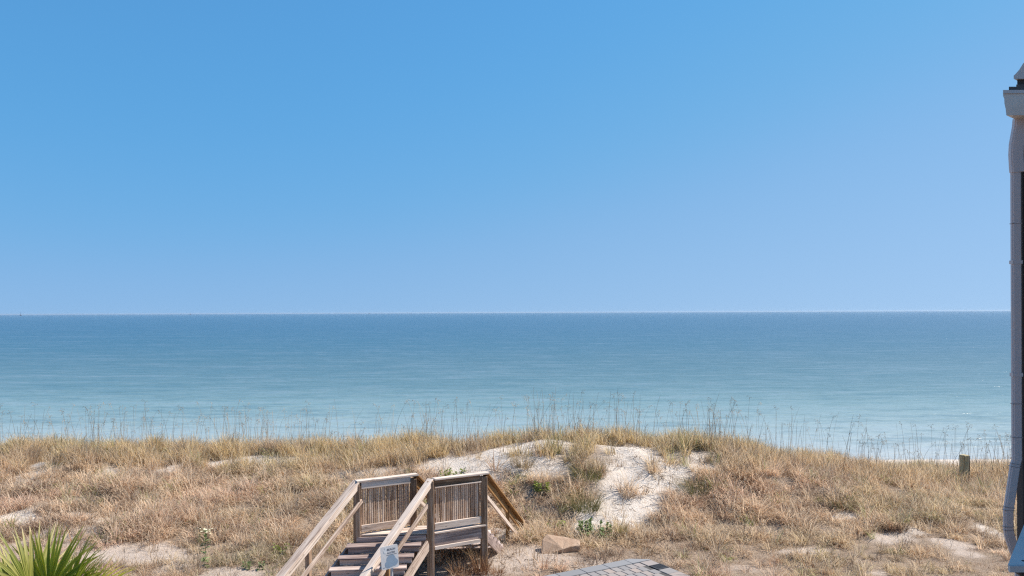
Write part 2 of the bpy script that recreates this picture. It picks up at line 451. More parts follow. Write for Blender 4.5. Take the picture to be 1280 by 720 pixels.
# ------------------------------------------------------------------ sea
def make_sea():
    k = NT('sea_water')
    tc = k.n('ShaderNodeTexCoord'); P = tc.outputs['Object']
    sp = k.n('ShaderNodeSeparateXYZ'); k.l(P, sp.inputs[0])
    # water colour by depth: pale over the shallow sand bar, deeper blue offshore
    wob = k.noise(k.mapping(P, (0.012, 0.05, 1)), 1.0, 4, 0.6)
    inv = k.math('DIVIDE', 40.0, k.math('MAXIMUM', sp.outputs[1], 40.0))
    inv = k.math('ADD', inv, k.math('MULTIPLY', k.math('SUBTRACT', wob, 0.5), k.math('MULTIPLY', inv, 0.12)))
    col = k.ramp(inv, [(0.0, (0.017, 0.066, 0.125)), (0.10, (0.020, 0.072, 0.118)), (0.20, (0.034, 0.092, 0.122)), (0.30, (0.064, 0.122, 0.134)), (0.45, (0.105, 0.175, 0.177)),
                       (0.58, (0.180, 0.262, 0.252)), (0.68, (0.255, 0.328, 0.315)), (0.80, (0.33, 0.385, 0.37)), (0.95, (0.44, 0.45, 0.43))]).outputs[0]
    # wind streaks, swell and ripples: their light and dark painted into the colour
    st = k.noise(k.mapping(P, (0.030, 0.13, 1), rot=(0, 0, R(-3))), 1.0, 6, 0.70)
    s2 = k.noise(k.mapping(P, (0.14, 0.42, 1), rot=(0, 0, R(5))), 1.0, 5, 0.68)
    s3 = k.noise(k.mapping(P, (0.42, 1.1, 1), rot=(0, 0, R(-6))), 1.0, 3, 0.65)
    sf = k.math('ADD', k.math('MULTIPLY', st, 0.34), k.math('ADD', k.math('MULTIPLY', s2, 0.38), k.math('MULTIPLY', s3, 0.28)))
    dk = k.math('MULTIPLY', k.math('SUBTRACT', 0.505, sf), 7.5, 0.0, True)
    lt = k.math('MULTIPLY', k.math('SUBTRACT', sf, 0.505), 6.0, 0.0, True)
    col = k.mix(dk, col, k.mix(0.55, col, (0.022, 0.085, 0.10)))
    col = k.mix(lt, col, k.mix(0.45, col, (0.30, 0.345, 0.39)))
    sk = k.noise(k.mapping(P, (0.0016, 0.055, 1)), 1.0, 3, 0.6)  # sheen of calm slicks, painted in as paler streaks
    col = k.mix(k.math('MULTIPLY', k.math('SUBTRACT', sk, 0.64), 5.0, 0.0, True), col, k.mix(0.35, col, (0.30, 0.37, 0.43)))
    w1 = k.noise(k.mapping(P, (0.16, 0.55, 1), rot=(0, 0, R(6))), 1.0, 4, 0.62, 0.3)
    w2 = k.noise(k.mapping(P, (0.9, 2.2, 1), rot=(0, 0, R(-9))), 1.0, 3, 0.6, 0.2)
    hh = k.math('ADD', k.math('MULTIPLY', w1, 0.75), k.math('MULTIPLY', w2, 0.25))
    p = k.principled(col, 0.22, k.bump(hh, 1.0, 0.55), 0.5)
    p.inputs['IOR'].default_value = 1.33
    xs = np.array([-40000, -8000, -2000, -600, -200, -60, 0, 60, 200, 600, 2000, 8000, 40000.0])
    ys = np.array([34, 60, 120, 300, 900, 3000, 9000, 32000.0])
    gx, gy = np.meshgrid(xs, ys)
    v = np.stack([gx.ravel(), gy.ravel(), np.zeros(gx.size)], 1)
    i = np.arange(gx.size).reshape(gx.shape)
    f = np.stack([i[:-1, :-1].ravel(), i[:-1, 1:].ravel(), i[1:, 1:].ravel(), i[1:, :-1].ravel()], 1)
    tag(obj('sea', mesh_np('sea', v, f, None, False, k.m)), 'calm blue green sea paling to turquoise near the shore', None, None, 'structure')
make_sea()

# ------------------------------------------------------------------ blades
def blades(n, rng, rad, lmin, lmax, lean, curl, width, segs=4, outward=0.6, lean_bias=None):
    th = rng.random(n) * 2 * np.pi
    r = rad * np.sqrt(rng.random(n))
    phi = th + rng.normal(0, 1.0 - outward * 0.7, n)
    L = lmin + (lmax - lmin) * rng.random(n)
    l0 = np.abs(rng.normal(0, lean, n)) + 0.25 * lean * (r / max(rad, 1e-6))
    cu = curl * (0.3 + rng.random(n) * 1.1)
    rnd = rng.random(n)
    tw = rng.normal(0, 0.6, n)
    V = np.zeros((n, segs + 1, 2, 3)); T = np.zeros((n, segs + 1, 2, 4))
    p = np.stack([r * np.cos(th), r * np.sin(th), np.full(n, -0.03)], 1)
    for s in range(segs + 1):
        t = s / segs
        hw = 0.5 * width * (1 - t) ** 0.55 * (0.8 + 0.5 * rnd) + 0.0004
        side = np.stack([-np.sin(phi + tw), np.cos(phi + tw), np.zeros(n)], 1)
        V[:, s, 0] = p - side * hw[:, None]; V[:, s, 1] = p + side * hw[:, None]
        T[:, s, :, 0] = t; T[:, s, :, 1] = rnd[:, None]; T[:, s, :, 3] = 1
        if s < segs:
            a = l0 + cu * ((s + 0.6) / segs) ** 1.4
            st = (L / segs)[:, None] * np.stack([np.sin(a) * np.cos(phi), np.sin(a) * np.sin(phi), np.cos(a)], 1)
            if lean_bias is not None: st[:, 0] += lean_bias[0] * L / segs * t; st[:, 1] += lean_bias[1] * L / segs * t
            p = p + st
    v = V.reshape(-1, 3); at = T.reshape(-1, 4)
    base = np.arange(n)[:, None] * (segs + 1) * 2 + np.arange(segs)[None, :] * 2
    f = np.stack([base, base + 1, base + 3, base + 2], -1).reshape(-1, 4)
    return v, f, at

def merge(parts):
    vs_, fs, ats = [], [], []; o = 0
    for v, f, a in parts:
        vs_.append(v); fs.append(f + o); ats.append(a); o += len(v)
    return np.concatenate(vs_), np.concatenate(fs), np.concatenate(ats)

# source clumps for the scatter
SRC = bpy.data.collections.new('grass_clump_sources')
def clump(i, parts, mat):
    v, f, a = merge(parts)
    me = mesh_np('grass_clump', v, f, {'bl': ('FLOAT_COLOR', a)}, False, mat)
    o = bpy.data.objects.new('clump_%02d' % i, me)
    SRC.objects.link(o)
g = np.random.default_rng(3)
# 0-3 bent dry bunches, 4-6 upright crest grass, 7-8 short matted litter, 9-10 loose wiry tussock
for i in range(4):
    clump(i, [blades(34, g, 0.17, 0.26, 0.60, 0.40, 2.1, 0.0150, 5, 0.2), blades(14, g, 0.22, 0.12, 0.34, 0.9, 1.0, 0.015, 4, 0.0)], M_GRASS)
for i in range(4, 7):
    clump(i, [blades(26, g, 0.12, 0.28, 0.72, 0.20, 0.75, 0.0135, 4), blades(14, g, 0.18, 0.14, 0.36, 0.6, 1.2, 0.014, 4, 0.2)], M_GRASS)
for i in range(7, 9):
    clump(i, [blades(40, g, 0.24, 0.06, 0.24, 1.1, 0.8, 0.014, 3, 0.1)], M_GRASS)
for i in range(11, 13):
    clump(i, [blades(7, g, 0.10, 0.20, 0.60, 0.30, 0.8, 0.012, 5)], M_GRASS)
for i in range(9, 11):
    clump(i, [blades(26, g, 0.09, 0.35, 0.85, 0.30, 1.0, 0.012, 5)], M_GRASS)

def scatter(name, P, rot, scl, idx, tint, label):
    n = len(P)
    me = bpy.data.meshes.new(name)
    me.from_pydata(P.tolist(), [], [])
    for nm, typ, fld, data in (('rot', 'FLOAT_VECTOR', 'vector', rot), ('scl', 'FLOAT', 'value', scl), ('idx', 'INT', 'value', idx.astype(np.int32)),
                               ('tint', 'FLOAT_COLOR', 'color', np.concatenate([tint, np.ones((n, 1))], 1))):
        a = me.attributes.new(nm, typ, 'POINT'); a.data.foreach_set(fld, np.ascontiguousarray(data).ravel())
    me.materials.append(M_GRASS)
    ng = bpy.data.node_groups.new(name + '_nodes', 'GeometryNodeTree')
    ng.interface.new_socket('Geometry', in_out='INPUT', socket_type='NodeSocketGeometry')
    ng.interface.new_socket('Geometry', in_out='OUTPUT', socket_type='NodeSocketGeometry')
    gi = ng.nodes.new('NodeGroupInput'); go = ng.nodes.new('NodeGroupOutput')
    ip = ng.nodes.new('GeometryNodeInstanceOnPoints')
    ci = ng.nodes.new('GeometryNodeCollectionInfo'); ci.inputs['Collection'].default_value = SRC
    ci.inputs['Separate Children'].default_value = True; ci.inputs['Reset Children'].default_value = True
    def na(nm, t):
        a = ng.nodes.new('GeometryNodeInputNamedAttribute'); a.data_type = t; a.inputs['Name'].default_value = nm
        return a.outputs['Attribute']
    ng.links.new(gi.outputs[0], ip.inputs['Points'])
    ng.links.new(ci.outputs[0], ip.inputs['Instance'])
    ip.inputs['Pick Instance'].default_value = True
    ng.links.new(na('idx', 'INT'), ip.inputs['Instance Index'])
    ng.links.new(na('rot', 'FLOAT_VECTOR'), ip.inputs['Rotation'])
    ng.links.new(na('scl', 'FLOAT'), ip.inputs['Scale'])
    ng.links.new(ip.outputs[0], go.inputs[0])
    o = obj(name, me)
    md = o.modifiers.new('scatter', 'NODES'); md.node_group = ng
    tag(o, label, 'grass', None, 'stuff')
    return o

# footprints where no grass grows
WALK = [(-3.3, 16.3), (-1.65, 16.45), (-0.5, 17.2), (-2.2, 17.1)]
def blocked(X, Y):
    dx, dy = X - PATIO_C[0], Y - PATIO_C[1]
    a = -(dx * PE1[0] + dy * PE1[1]); b = dx * PE2[0] + dy * PE2[1]
    pat = (a > -0.10) & (b > -0.12)
    # stair flight + landing
    t = (16.45 - Y); xl = -3.35 - 0.46 * t
    st = (t > -0.1) & (t < 2.6) & (X > xl) & (X < xl + 1.95)
    land = (Y > 16.3) & (Y < 17.2) & (X > -3.2 + 1.7 * (Y - 16.36)) & (X < -1.6 + 1.7 * (Y - 16.5))
    return pat | st | land

def make_sparse():
    # lone wisps growing through the open sand
    r = np.random.default_rng(88)
    n = 9000
    Y = 16.5 + 11 * r.random(n); X = (r.random(n) * 2 - 1) * (0.70 * Y + 2)
    b = bare(X, Y)
    keep = (b > 0.45) & (r.random(n) < 0.42 * (0.35 + 1.6 * np.clip(fbm(X * 0.9 + 4, Y * 0.9 + 2, 2) - 0.35, 0, 1))) & ~blocked(X, Y)
    X, Y = X[keep], Y[keep]; n = len(X)
    c = np.array([0.40, 0.29, 0.19]) * (0.5 + 0.8 * r.random((n, 1)))
    scatter('sand_wisps', np.stack([X, Y, height(X, Y)], 1), np.stack([r.normal(0, .1, n), r.normal(0, .1, n), r.random(n) * 6.28], 1), 0.4 + 0.7 * r.random(n), r.integers(11, 13, n), c, 'thin lone wisps of grass growing through the open sand')
def make_grass():
    r = np.random.default_rng(21)
    n = 52000
    Y = 14.2 + (30.0 - 14.2) * r.random(n)
    X = (r.random(n) * 2 - 1) * (0.70 * Y + 3.0)
    yc = crest_y(X)
    b = bare(X, Y)
    clumpy = fbm(X * 1.7 + 9, Y * 1.7 + 31, 3)
    big = fbm(X * 0.28 + 90, Y * 0.28 + 7, 3)
    dens = 0.10 + 1.6 * np.clip(clumpy - 0.32, 0, 1)
    dens = dens * (1 - b) ** 1.6
    low = np.clip((19.6 - Y) / 1.5, 0, 1)
    centre = np.exp(-((X + 0.3) / 4.0) ** 2)
    dens = dens * (1 - low * (0.55 * centre + 0.10))
    dens = np.where(Y > yc + 2.2, dens * 0.45, dens)
    keep = (r.random(n) < dens) & ~blocked(X, Y)
    X, Y, yc, b, big, clumpy, low = (q[keep] for q in (X, Y, yc, b, big, clumpy, low))
    n = len(X)
    Z = height(X, Y)
    d = yc - Y                                   # metres in front of the crest
    crest = np.clip((2.6 - d) / 1.6, 0, 1)
    idx = r.integers(0, 4, n)
    idx = np.where(r.random(n) < crest * 0.9, r.integers(4, 7, n), idx)
    idx = np.where((r.random(n) < 0.24) & (crest < 0.3), r.integers(7, 9, n), idx)
    idx = np.where((r.random(n) < 0.10 + 0.22 * crest), r.integers(9, 11, n), idx)
    idx = np.where((low > 0.5) & (r.random(n) < 0.45), r.integers(7, 9, n), idx)
    tan = np.array([0.72, 0.53, 0.36]); pink = np.array([0.70, 0.49, 0.37]); brown = np.array([0.33, 0.22, 0.155])
    gold = np.array([0.68, 0.505, 0.215]); olive = np.array([0.38, 0.36, 0.13])
    def lerp(a, b_, t): return a + (b_ - a) * t[:, None]
    c = lerp(tan[None].repeat(n, 0), pink, np.clip((fbm(X * .5, Y * .5 + 3, 2) - 0.3) * 2.2, 0, 1))
    c = lerp(c, brown, np.clip((0.44 - clumpy) * 4.0, 0, 0.85))  # dead brown clumps in thin growth, also painting in shade between tufts
    c = lerp(c, gold, crest * np.clip(1.1 - (X + 4) / 30, 0.3, 1) * 0.8)
    grn = np.clip((big - 0.48) * 4, 0, 1) * 0.55 + 0.4 * np.exp(-((X - 3.5) / 3.5) ** 2) * np.clip(1 - np.abs(Y - 19.4) / 2.2, 0, 1) + 0.35 * np.exp(-((X - 1.5) / 4) ** 2) * crest
    grn = grn + 0.35 * np.exp(-((X + 4.5) / 1.6) ** 2) * np.clip(1 - np.abs(Y - 18.0) / 1.5, 0, 1)
    c = lerp(c, olive, np.clip(grn * (0.3 + 0.9 * r.random(n)), 0, 0.9))
    pat = fbm(X * 0.95 + 21, Y * 0.95 + 77, 3)
    c = lerp(c, np.array([0.28, 0.18, 0.135]), np.clip((pat - 0.58) * 7, 0, 0.75))
    c = np.clip(c * 1.10, 0, 0.86)
    u_ = r.random(n)
    c = np.where((u_ < 0.05)[:, None], np.array([0.27, 0.33, 0.08]), c)
    c = np.where(((u_ > 0.05) & (u_ < 0.11))[:, None], np.array([0.46, 0.26, 0.15]), c)
    c = np.where(((u_ > 0.11) & (u_ < 0.155))[:, None], np.array([0.16, 0.115, 0.09]), c)
    mat_zone = np.exp(-((X + 6.0) / 1.3) ** 2 - ((Y - 17.6) / 0.9) ** 2)
    c = lerp(c, np.array([0.22, 0.235, 0.08]), np.clip(mat_zone * r.random(n) * 1.6, 0, 0.9))
    c = c * (0.70 + 0.6 * r.random((n, 1)))
    c = np.where((idx >= 7)[:, None] & (idx <= 8)[:, None], c * np.array([0.72, 0.66, 0.66]), c)
    rot = np.stack([r.normal(0, 0.08, n), r.normal(0, 0.08, n), r.random(n) * 6.283], 1)
    scl = (0.62 + 0.55 * r.random(n)) * (0.85 + 0.5 * np.clip(clumpy - 0.3, 0, 0.6))
    scl = scl * (1 - 0.25 * low) * (1 - 0.18 * np.clip((X - 6) / 5, 0, 1))
    scatter('dune_grass', np.stack([X, Y, Z], 1), rot, scl, idx, np.clip(c, 0, 1), 'dry tan and golden grass covering the dune')
make_grass()
make_sparse()

# ------------------------------------------------------------------ sea oat stalks on the crest
def make_sea_oats():
    r = np.random.default_rng(5)
    V, F, A = [], [], []; o = 0
    def strip(pts, w, rnd):
        nonlocal o
        n = len(pts)
        for ang in (0.0, 2.09, 4.19):                # three-sided stalk
            pass
        ring = []
        for i, p in enumerate(pts):
            for ang in (0.3, 2.39, 4.49):
                V.append((p[0] + math.cos(ang) * w[i], p[1] + math.sin(ang) * w[i], p[2])); A.append((i / (n - 1), rnd, 0, 1))
        for i in range(n - 1):
            for k in range(3):
                a = o + i * 3 + k; b = o + i * 3 + (k + 1) % 3
                F.append((a, b, b + 3, a + 3))
        o += n * 3
    for _ in range(3000):
        x = r.uniform(-20, 20)
        # drifts of stalks rather than an even row
        if r.random() > 0.17 + 1.3 * max(0.0, float(fbm(np.array([x * 1.1 + 7]), np.array([2.0]), 3)[0]) - 0.45): continue
        y = float(crest_y(x)) + r.normal(0.4, 1.1)
        if bare(np.array([x]), np.array([y]))[0] > 0.6 and r.random() < 0.6: continue
        z = H(x, y) - 0.05
        Ls = r.uniform(0.7, 1.25) if r.random() < 0.35 else r.uniform(1.1, 1.9); la = r.uniform(0, 6.28); ln = abs(r.normal(0, 0.13)); cv = abs(r.normal(0, 0.18))
        pts = []; p = np.array([x, y, z])
        m = 6
        for s in range(m + 1):
            pts.append(p.copy())
            a = ln + cv * (s / m) ** 2 * 2
            p = p + Ls / m * np.array([math.sin(a) * math.cos(la), math.sin(a) * math.sin(la), math.cos(a)])
        rn = r.random(); w0 = r.uniform(0.0036, 0.0068)
        strip(pts, [w0 * (1 - 0.5 * s / m) for s in range(m + 1)], rn)
        if r.random() < 0.5:                          # spent, drooping seed head
            q = pts[-1]
            for s in range(r.integers(3, 7)):
                b0 = q - np.array([0, 0, 0.03 * s]); dr = r.uniform(0, 6.28); ll = r.uniform(0.05, 0.12)
                strip([b0, b0 + ll * np.array([0.7 * math.cos(dr), 0.7 * math.sin(dr), 0.35]), b0 + ll * np.array([1.2 * math.cos(dr), 1.2 * math.sin(dr), -0.1])], [0.002, 0.008, 0.001], rn)
    m = leaf_mat('sea_oat_straw', (0.11, 0.09, 0.07), (0.42, 0.33, 0.22), None, 0.1)
    me = mesh_np('sea_oats', V, F, {'bl': ('FLOAT_COLOR', np.array(A))}, False, m)
    tag(obj('sea_oats', me), 'thin tall sea oat stalks standing along the dune crest', 'sea oats', None, 'stuff')
make_sea_oats()

# ------------------------------------------------------------------ dune walkover (stairs, landing, railings)
def make_walkover():
    RT, DK = 4.54, 3.47                                    # rail top, deck level
    P1, P2 = Vector((-1.70, 16.50, 0)), Vector((-0.617, 17.14, 0))
    P3, P4 = Vector((-3.19, 16.36, 0)), Vector((-2.11, 17.00, 0))
    root = empty('dune_walkover', (-2.4, 16.4, H(-2.4, 16.4)))
    tag(root, 'weathered wooden stair and landing with slatted railings crossing the dune', 'stairs')
    rm = Matrix.Translation(-root.location)
    def B(name, p0, p1, w, h, mat, par=None, **kw):
        o = beam(name, Vector(p0) - root.location if par is None else Vector(p0) - root.location, Vector(p1) - root.location, w, h, mat, root, **kw)
        return o
    Z = lambda p, z: Vector((p.x, p.y, z))
    ang = math.atan2(0.51, 0.86)
    # posts
    for p, top, bot, mat in ((P1, RT - 0.005, H(P1.x, P1.y) - 0.3, M_BROWN), (P2, RT - 0.045, H(P2.x, P2.y) - 0.3, M_BROWN), (P3, RT - 0.06, H(P3.x, P3.y) - 0.3, M_BROWN), (P4, RT - 0.06, H(P4.x, P4.y) - 0.3, M_BROWN)):
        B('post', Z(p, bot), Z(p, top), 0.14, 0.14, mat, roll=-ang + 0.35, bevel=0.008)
    n2 = Vector((0.51, -0.86, 0))                          # towards the camera, square to the side panels
    u = Vector((0.86, 0.51, 0))
    # side panels: cap, fascia under cap, balusters, bottom board
    for a, b, cap_m in ((P1, P2, M_PALE), (P3, P4, M_PALE)):
        left = a is P3
        e0, e1 = a + u * 0.05, b - u * 0.07
        B('rail_cap', Z(a - u * (0.02 if left else -0.075), RT + 0.019) , Z(b + u * 0.09, RT + 0.019), 0.16, 0.038, cap_m)
        fo = n2 * (0.04 if left else -0.01)
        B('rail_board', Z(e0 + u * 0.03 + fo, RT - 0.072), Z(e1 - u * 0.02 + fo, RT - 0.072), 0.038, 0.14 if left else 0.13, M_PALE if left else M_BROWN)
        if not left: B('rail_ledge', Z(e0 + u * 0.03 + n2 * 0.035, RT - 0.150), Z(e1 - u * 0.02 + n2 * 0.035, RT - 0.150), 0.05, 0.024, M_PALE)
        B('bottom_board', Z(e0 + u * 0.03 + n2 * 0.03, DK + 0.115), Z(e1 - u * 0.02 + n2 * 0.03, DK + 0.115), 0.04, 0.14, M_PALE)
        L = (e1 - e0).length
        nb = 23
        for i in range(nb):
            c = e0 + u * (0.045 + (L - 0.09) * i / (nb - 1)) + n2 * (-0.02 + random.uniform(-0.004, 0.004))
            s = random.uniform(-0.010, 0.010)
            B('baluster', Z(c, DK + 0.05), Z(c + u * s * 0.5, RT - 0.02), 0.027, 0.04, M_SLAT, roll=-ang, bevel=0.003)
    # deck boards run across the walking direction
    nb = 8
    for i in range(nb):
        a = P3.lerp(P4, (i + 0.5) / nb); b = P1.lerp(P2, (i + 0.5) / nb)
        B('deck_board', Z(a - Vector((0.06, 0, 0)), DK - 0.019), Z(b + Vector((0.02, 0, 0)), DK - 0.019), 0.094 * 0.86, 0.036, M_PALE)
    # rim under the landing, seen between the front and rear posts on the right
    B('rim_trim', Z(P1 + u * 0.06 + n2 * 0.055, DK - 0.012), Z(P2 + u * 0.05 + n2 * 0.055, DK - 0.012), 0.05, 0.036, M_PALE)
    B('rim_joist', Z(P1 + u * 0.06 + n2 * 0.02, DK - 0.16), Z(P2 - u * 0.02 + n2 * 0.02, DK - 0.16), 0.04, 0.25, M_GREYWOOD)
    B('lower_joist', Z(P1 + u * 0.07 + n2 * 0.045, DK - 0.325), Z(P2 - u * 0.12 + n2 * 0.045, DK - 0.325), 0.045, 0.075, M_PALE)
    B('rim_joist', Z(P3 + u * 0.06, DK - 0.16), Z(P4 - u * 0.02, DK - 0.16), 0.04, 0.24, M_GREYWOOD)
    B('rim_joist', Z(P4 + Vector((0.08, 0.03, 0)), DK - 0.16), Z(P2 - Vector((0.08, -0.03, 0)), DK - 0.16), 0.04, 0.24, M_GREYWOOD)
    # front flight
    D = Vector((-0.46, -1.0, 0)); RISE, RUN = 0.15, 0.25
    fl, fr = P3 + Vector((0.0, -0.09, 0)), P1 + Vector((-0.08, -0.10, 0))
    nst = 7
    for k in range(0, nst):
        z = DK - RISE * k
        a = fl + D * RUN * k; b = fr + D * RUN * k
        if k > 0:
            B('tread', Z(a + Vector((-0.05, RUN * 0.5 - 0.02, 0)), z - 0.019), Z(b + Vector((0.03, RUN * 0.5 - 0.02, 0)), z - 0.019), RUN + 0.035, 0.038, M_GREYWOOD)
        B('riser', Z(a + Vector((0.0, 0.02 if k else 0.03, 0)), z - 0.038 - (RISE - 0.04) / 2), Z(b + Vector((0, 0.02 if k else 0.03, 0)), z - 0.038 - (RISE - 0.04) / 2), 0.026, RISE - 0.042, M_GREYWOOD)
    sl = Vector((D.x, D.y, -0.6))
    for base, off, mat in ((fl, -0.075, M_GREYWOOD), (fr, 0.065, M_PALE)):
        s0 = Z(base + Vector((off, 0.08, 0)), DK - 0.20); s1 = s0 + sl * 1.85
        B('stringer', s0 + sl * 0.05, s1, 0.045, 0.22, mat)
    rail_len = 2.35
    for p, side, name in ((P3, -1, 'left'), (P1, 1, 'right')):
        t0 = Z(p + Vector((0.0, 0.03, 0)), RT + 0.022)
        t1 = t0 + sl * rail_len
        B('stair_rail_cap', t0, t1, 0.175 if side < 0 else 0.14, 0.04, M_PALE, bevel=0.007)
        bo = Vector((0.052, 0, -0.075)) if side < 0 else Vector((0.045, 0, -0.07))
        B('stair_rail_board', t0 + bo + sl * 0.04, t1 + bo, 0.04, 0.10 if side < 0 else 0.075, M_PALE)
        mz = RT - 0.42 if side < 0 else RT - 0.47
        m0 = Z(p + Vector((0.07 if side < 0 else -0.03, -0.02, 0)), mz)
        B('mid_rail', m0 - sl * 0.06, m0 + sl * rail_len, 0.04, 0.09, M_PALE)
        for r_ in ((1.38, 2.2) if side < 0 else (1.42, 2.3)):
            q = p + Vector((D.x, D.y, 0)) * r_ + Vector((-0.005, 0, 0))
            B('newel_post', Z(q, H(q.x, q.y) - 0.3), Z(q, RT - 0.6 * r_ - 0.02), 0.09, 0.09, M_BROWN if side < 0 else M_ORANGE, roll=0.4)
    # rear flight towards the beach: sinks into the sand
    G = Vector((0.26, 1.0, -0.6))
    for p, cap_side in ((P2, 1), (P4, 0)):
        t0 = Z(p + Vector((0.03, 0.02, 0)), RT + 0.01)
        ln = 3.45 if cap_side else 3.2
        B('stair_rail_cap', t0, t0 + G * ln, 0.15, 0.04, M_ORANGE)
        B('stair_rail_board', t0 + Vector((-0.03, 0, -0.12)), t0 + Vector((-0.03, 0, -0.12)) + G * (ln - 0.05), 0.04, 0.16, M_ORANGE)
        m0 = Z(p + Vector((0.05, 0.02, 0)), RT - 0.48)
        B('mid_rail', m0, m0 + G * 2.75, 0.04, 0.09, M_PALE)
        q = p + Vector((0.26, 1, 0)) * 1.9
        B('newel_post', Z(q, H(q.x, q.y) - 0.3), Z(q, RT - 0.6 * 1.9 - 0.03), 0.09, 0.09, M_ORANGE)
    for k in range(1, 7):
        a = P4 + Vector((0.26, 1, 0)) * RUN * k; b = P2 + Vector((0.26, 1, 0)) * RUN * k
        B('tread', Z(a, DK - RISE * k - 0.019), Z(b, DK - RISE * k - 0.019), RUN + 0.03, 0.038, M_GREYWOOD)
    for p in (P4, P2):
        s0 = Z(p, DK - 0.2)
        B('stringer', s0 + G * 0.06, s0 + G * 1.7, 0.045, 0.22, M_GREYWOOD)
make_walkover()

# ------------------------------------------------------------------ notice sign
def text_obj(body, size, mat, parent, m, extr=0.0006):
    cu = bpy.data.curves.new('lettering', 'FONT')
    cu.body = body; cu.size = size; cu.extrude = extr; cu.align_x = 'LEFT'; cu.resolution_u = 2
    tmp = bpy.data.objects.new('lettering', cu); COL.objects.link(tmp)
    dg = bpy.context.evaluated_depsgraph_get(); dg.update()
    me = bpy.data.meshes.new_from_object(tmp.evaluated_get(dg))
    COL.objects.unlink(tmp); bpy.data.objects.remove(tmp)
    me.materials.clear(); me.materials.append(mat)
    return obj('lettering', me, parent, mw=m)

def make_sign():
    W, Hh = 0.335, 0.425
    x, y = -2.255, 14.62
    zc = 8 - 0.3052 * y
    root = empty('notice_sign', (x, y, H(x, y)))
    tag(root, 'small white notice sign with blue cloud shape mounted beside the stair rail', 'sign')
    white = paint('sign_white', (0.86, 0.83, 0.80), 0.35, 0.1)
    blue = paint('sign_blue', (0.36, 0.46, 0.56), 0.4, 0.1)
    dark = paint('sign_ink', (0.10, 0.10, 0.12), 0.5, 0.1)
    icon = paint('sign_icon_white', (0.9, 0.9, 0.88), 0.4, 0.05)
    steel = paint('galvanised_post', (0.55, 0.55, 0.56), 0.45, 0.2)
    hz = zc - root.location.z
    # post
    beam('sign_post', (0.03, 0.05, -0.3), (0.03, 0.05, hz + 0.15), 0.05, 0.03, steel, root, roll=0.5)
    # panel with rounded corners: local x right, y up, z out
    m = Matrix.Translation((0, 0, hz)) @ Matrix.Rotation(R(29), 4, 'Z') @ Matrix.Rotation(R(90), 4, 'X') @ Matrix.Rotation(R(4.0), 4, 'Z')
    def rr(w, h, r, n=5):
        out = []
        for cx, cy, a0 in ((w / 2 - r, h / 2 - r, 0), (-w / 2 + r, h / 2 - r, 90), (-w / 2 + r, -h / 2 + r, 180), (w / 2 - r, -h / 2 + r, 270)):
            for i in range(n + 1):
                a = R(a0 + 90 * i / n); out.append((cx + r * math.cos(a), cy + r * math.sin(a)))
        return out
    pn = prism('sign_panel', rr(W, Hh, 0.028), 0, 0.006, 'z', white, root); pn.matrix_local = m
    # blue shape: overlapping lobes
    pts = []
    for i in range(60):
        a = 2 * math.pi * i / 60
        d = Vector((math.cos(a), math.sin(a)))
        best = 0
        for cx, cy, r_ in ((0.0, 0.03, 0.088), (-0.055, -0.05, 0.068), (0.06, -0.03, 0.068), (0.0, -0.03, 0.075)):
            c = Vector((cx, cy)); bq = c.dot(d); disc = r_ * r_ - (c.length_squared - bq * bq)
            if disc > 0: best = max(best, bq + math.sqrt(disc))
        pts.append((d.x * best + 0.025, d.y * best - 0.075))
    e = prism('sign_emblem', pts, 0.0065, 0.0075, 'z', blue, root); e.matrix_local = m
    ln = prism('sign_line', [(-0.06, 0.040), (0.14, 0.040), (0.14, 0.047), (-0.06, 0.047)], 0.0065, 0.0075, 'z', dark, root); ln.matrix_local = m
    ic = prism('sign_icon', [(-0.105, 0.09), (-0.055, 0.075), (-0.05, 0.12), (-0.055, 0.185), (-0.09, 0.19), (-0.085, 0.15), (-0.108, 0.13)], 0.0065, 0.0075, 'z', icon, root); ic.matrix_local = m
    text_obj('BEACH', 0.052, dark, root, m @ Matrix.Translation((-0.045, 0.125, 0.0072)))
    text_obj('ACCESS', 0.044, dark, root, m @ Matrix.Translation((-0.045, 0.068, 0.0072)))
    small = prism('sign_line', [(-0.14, -0.178), (-0.095, -0.178), (-0.095, -0.172), (-0.14, -0.172)], 0.0065, 0.0072, 'z', dark, root); small.matrix_local = m
make_sign()

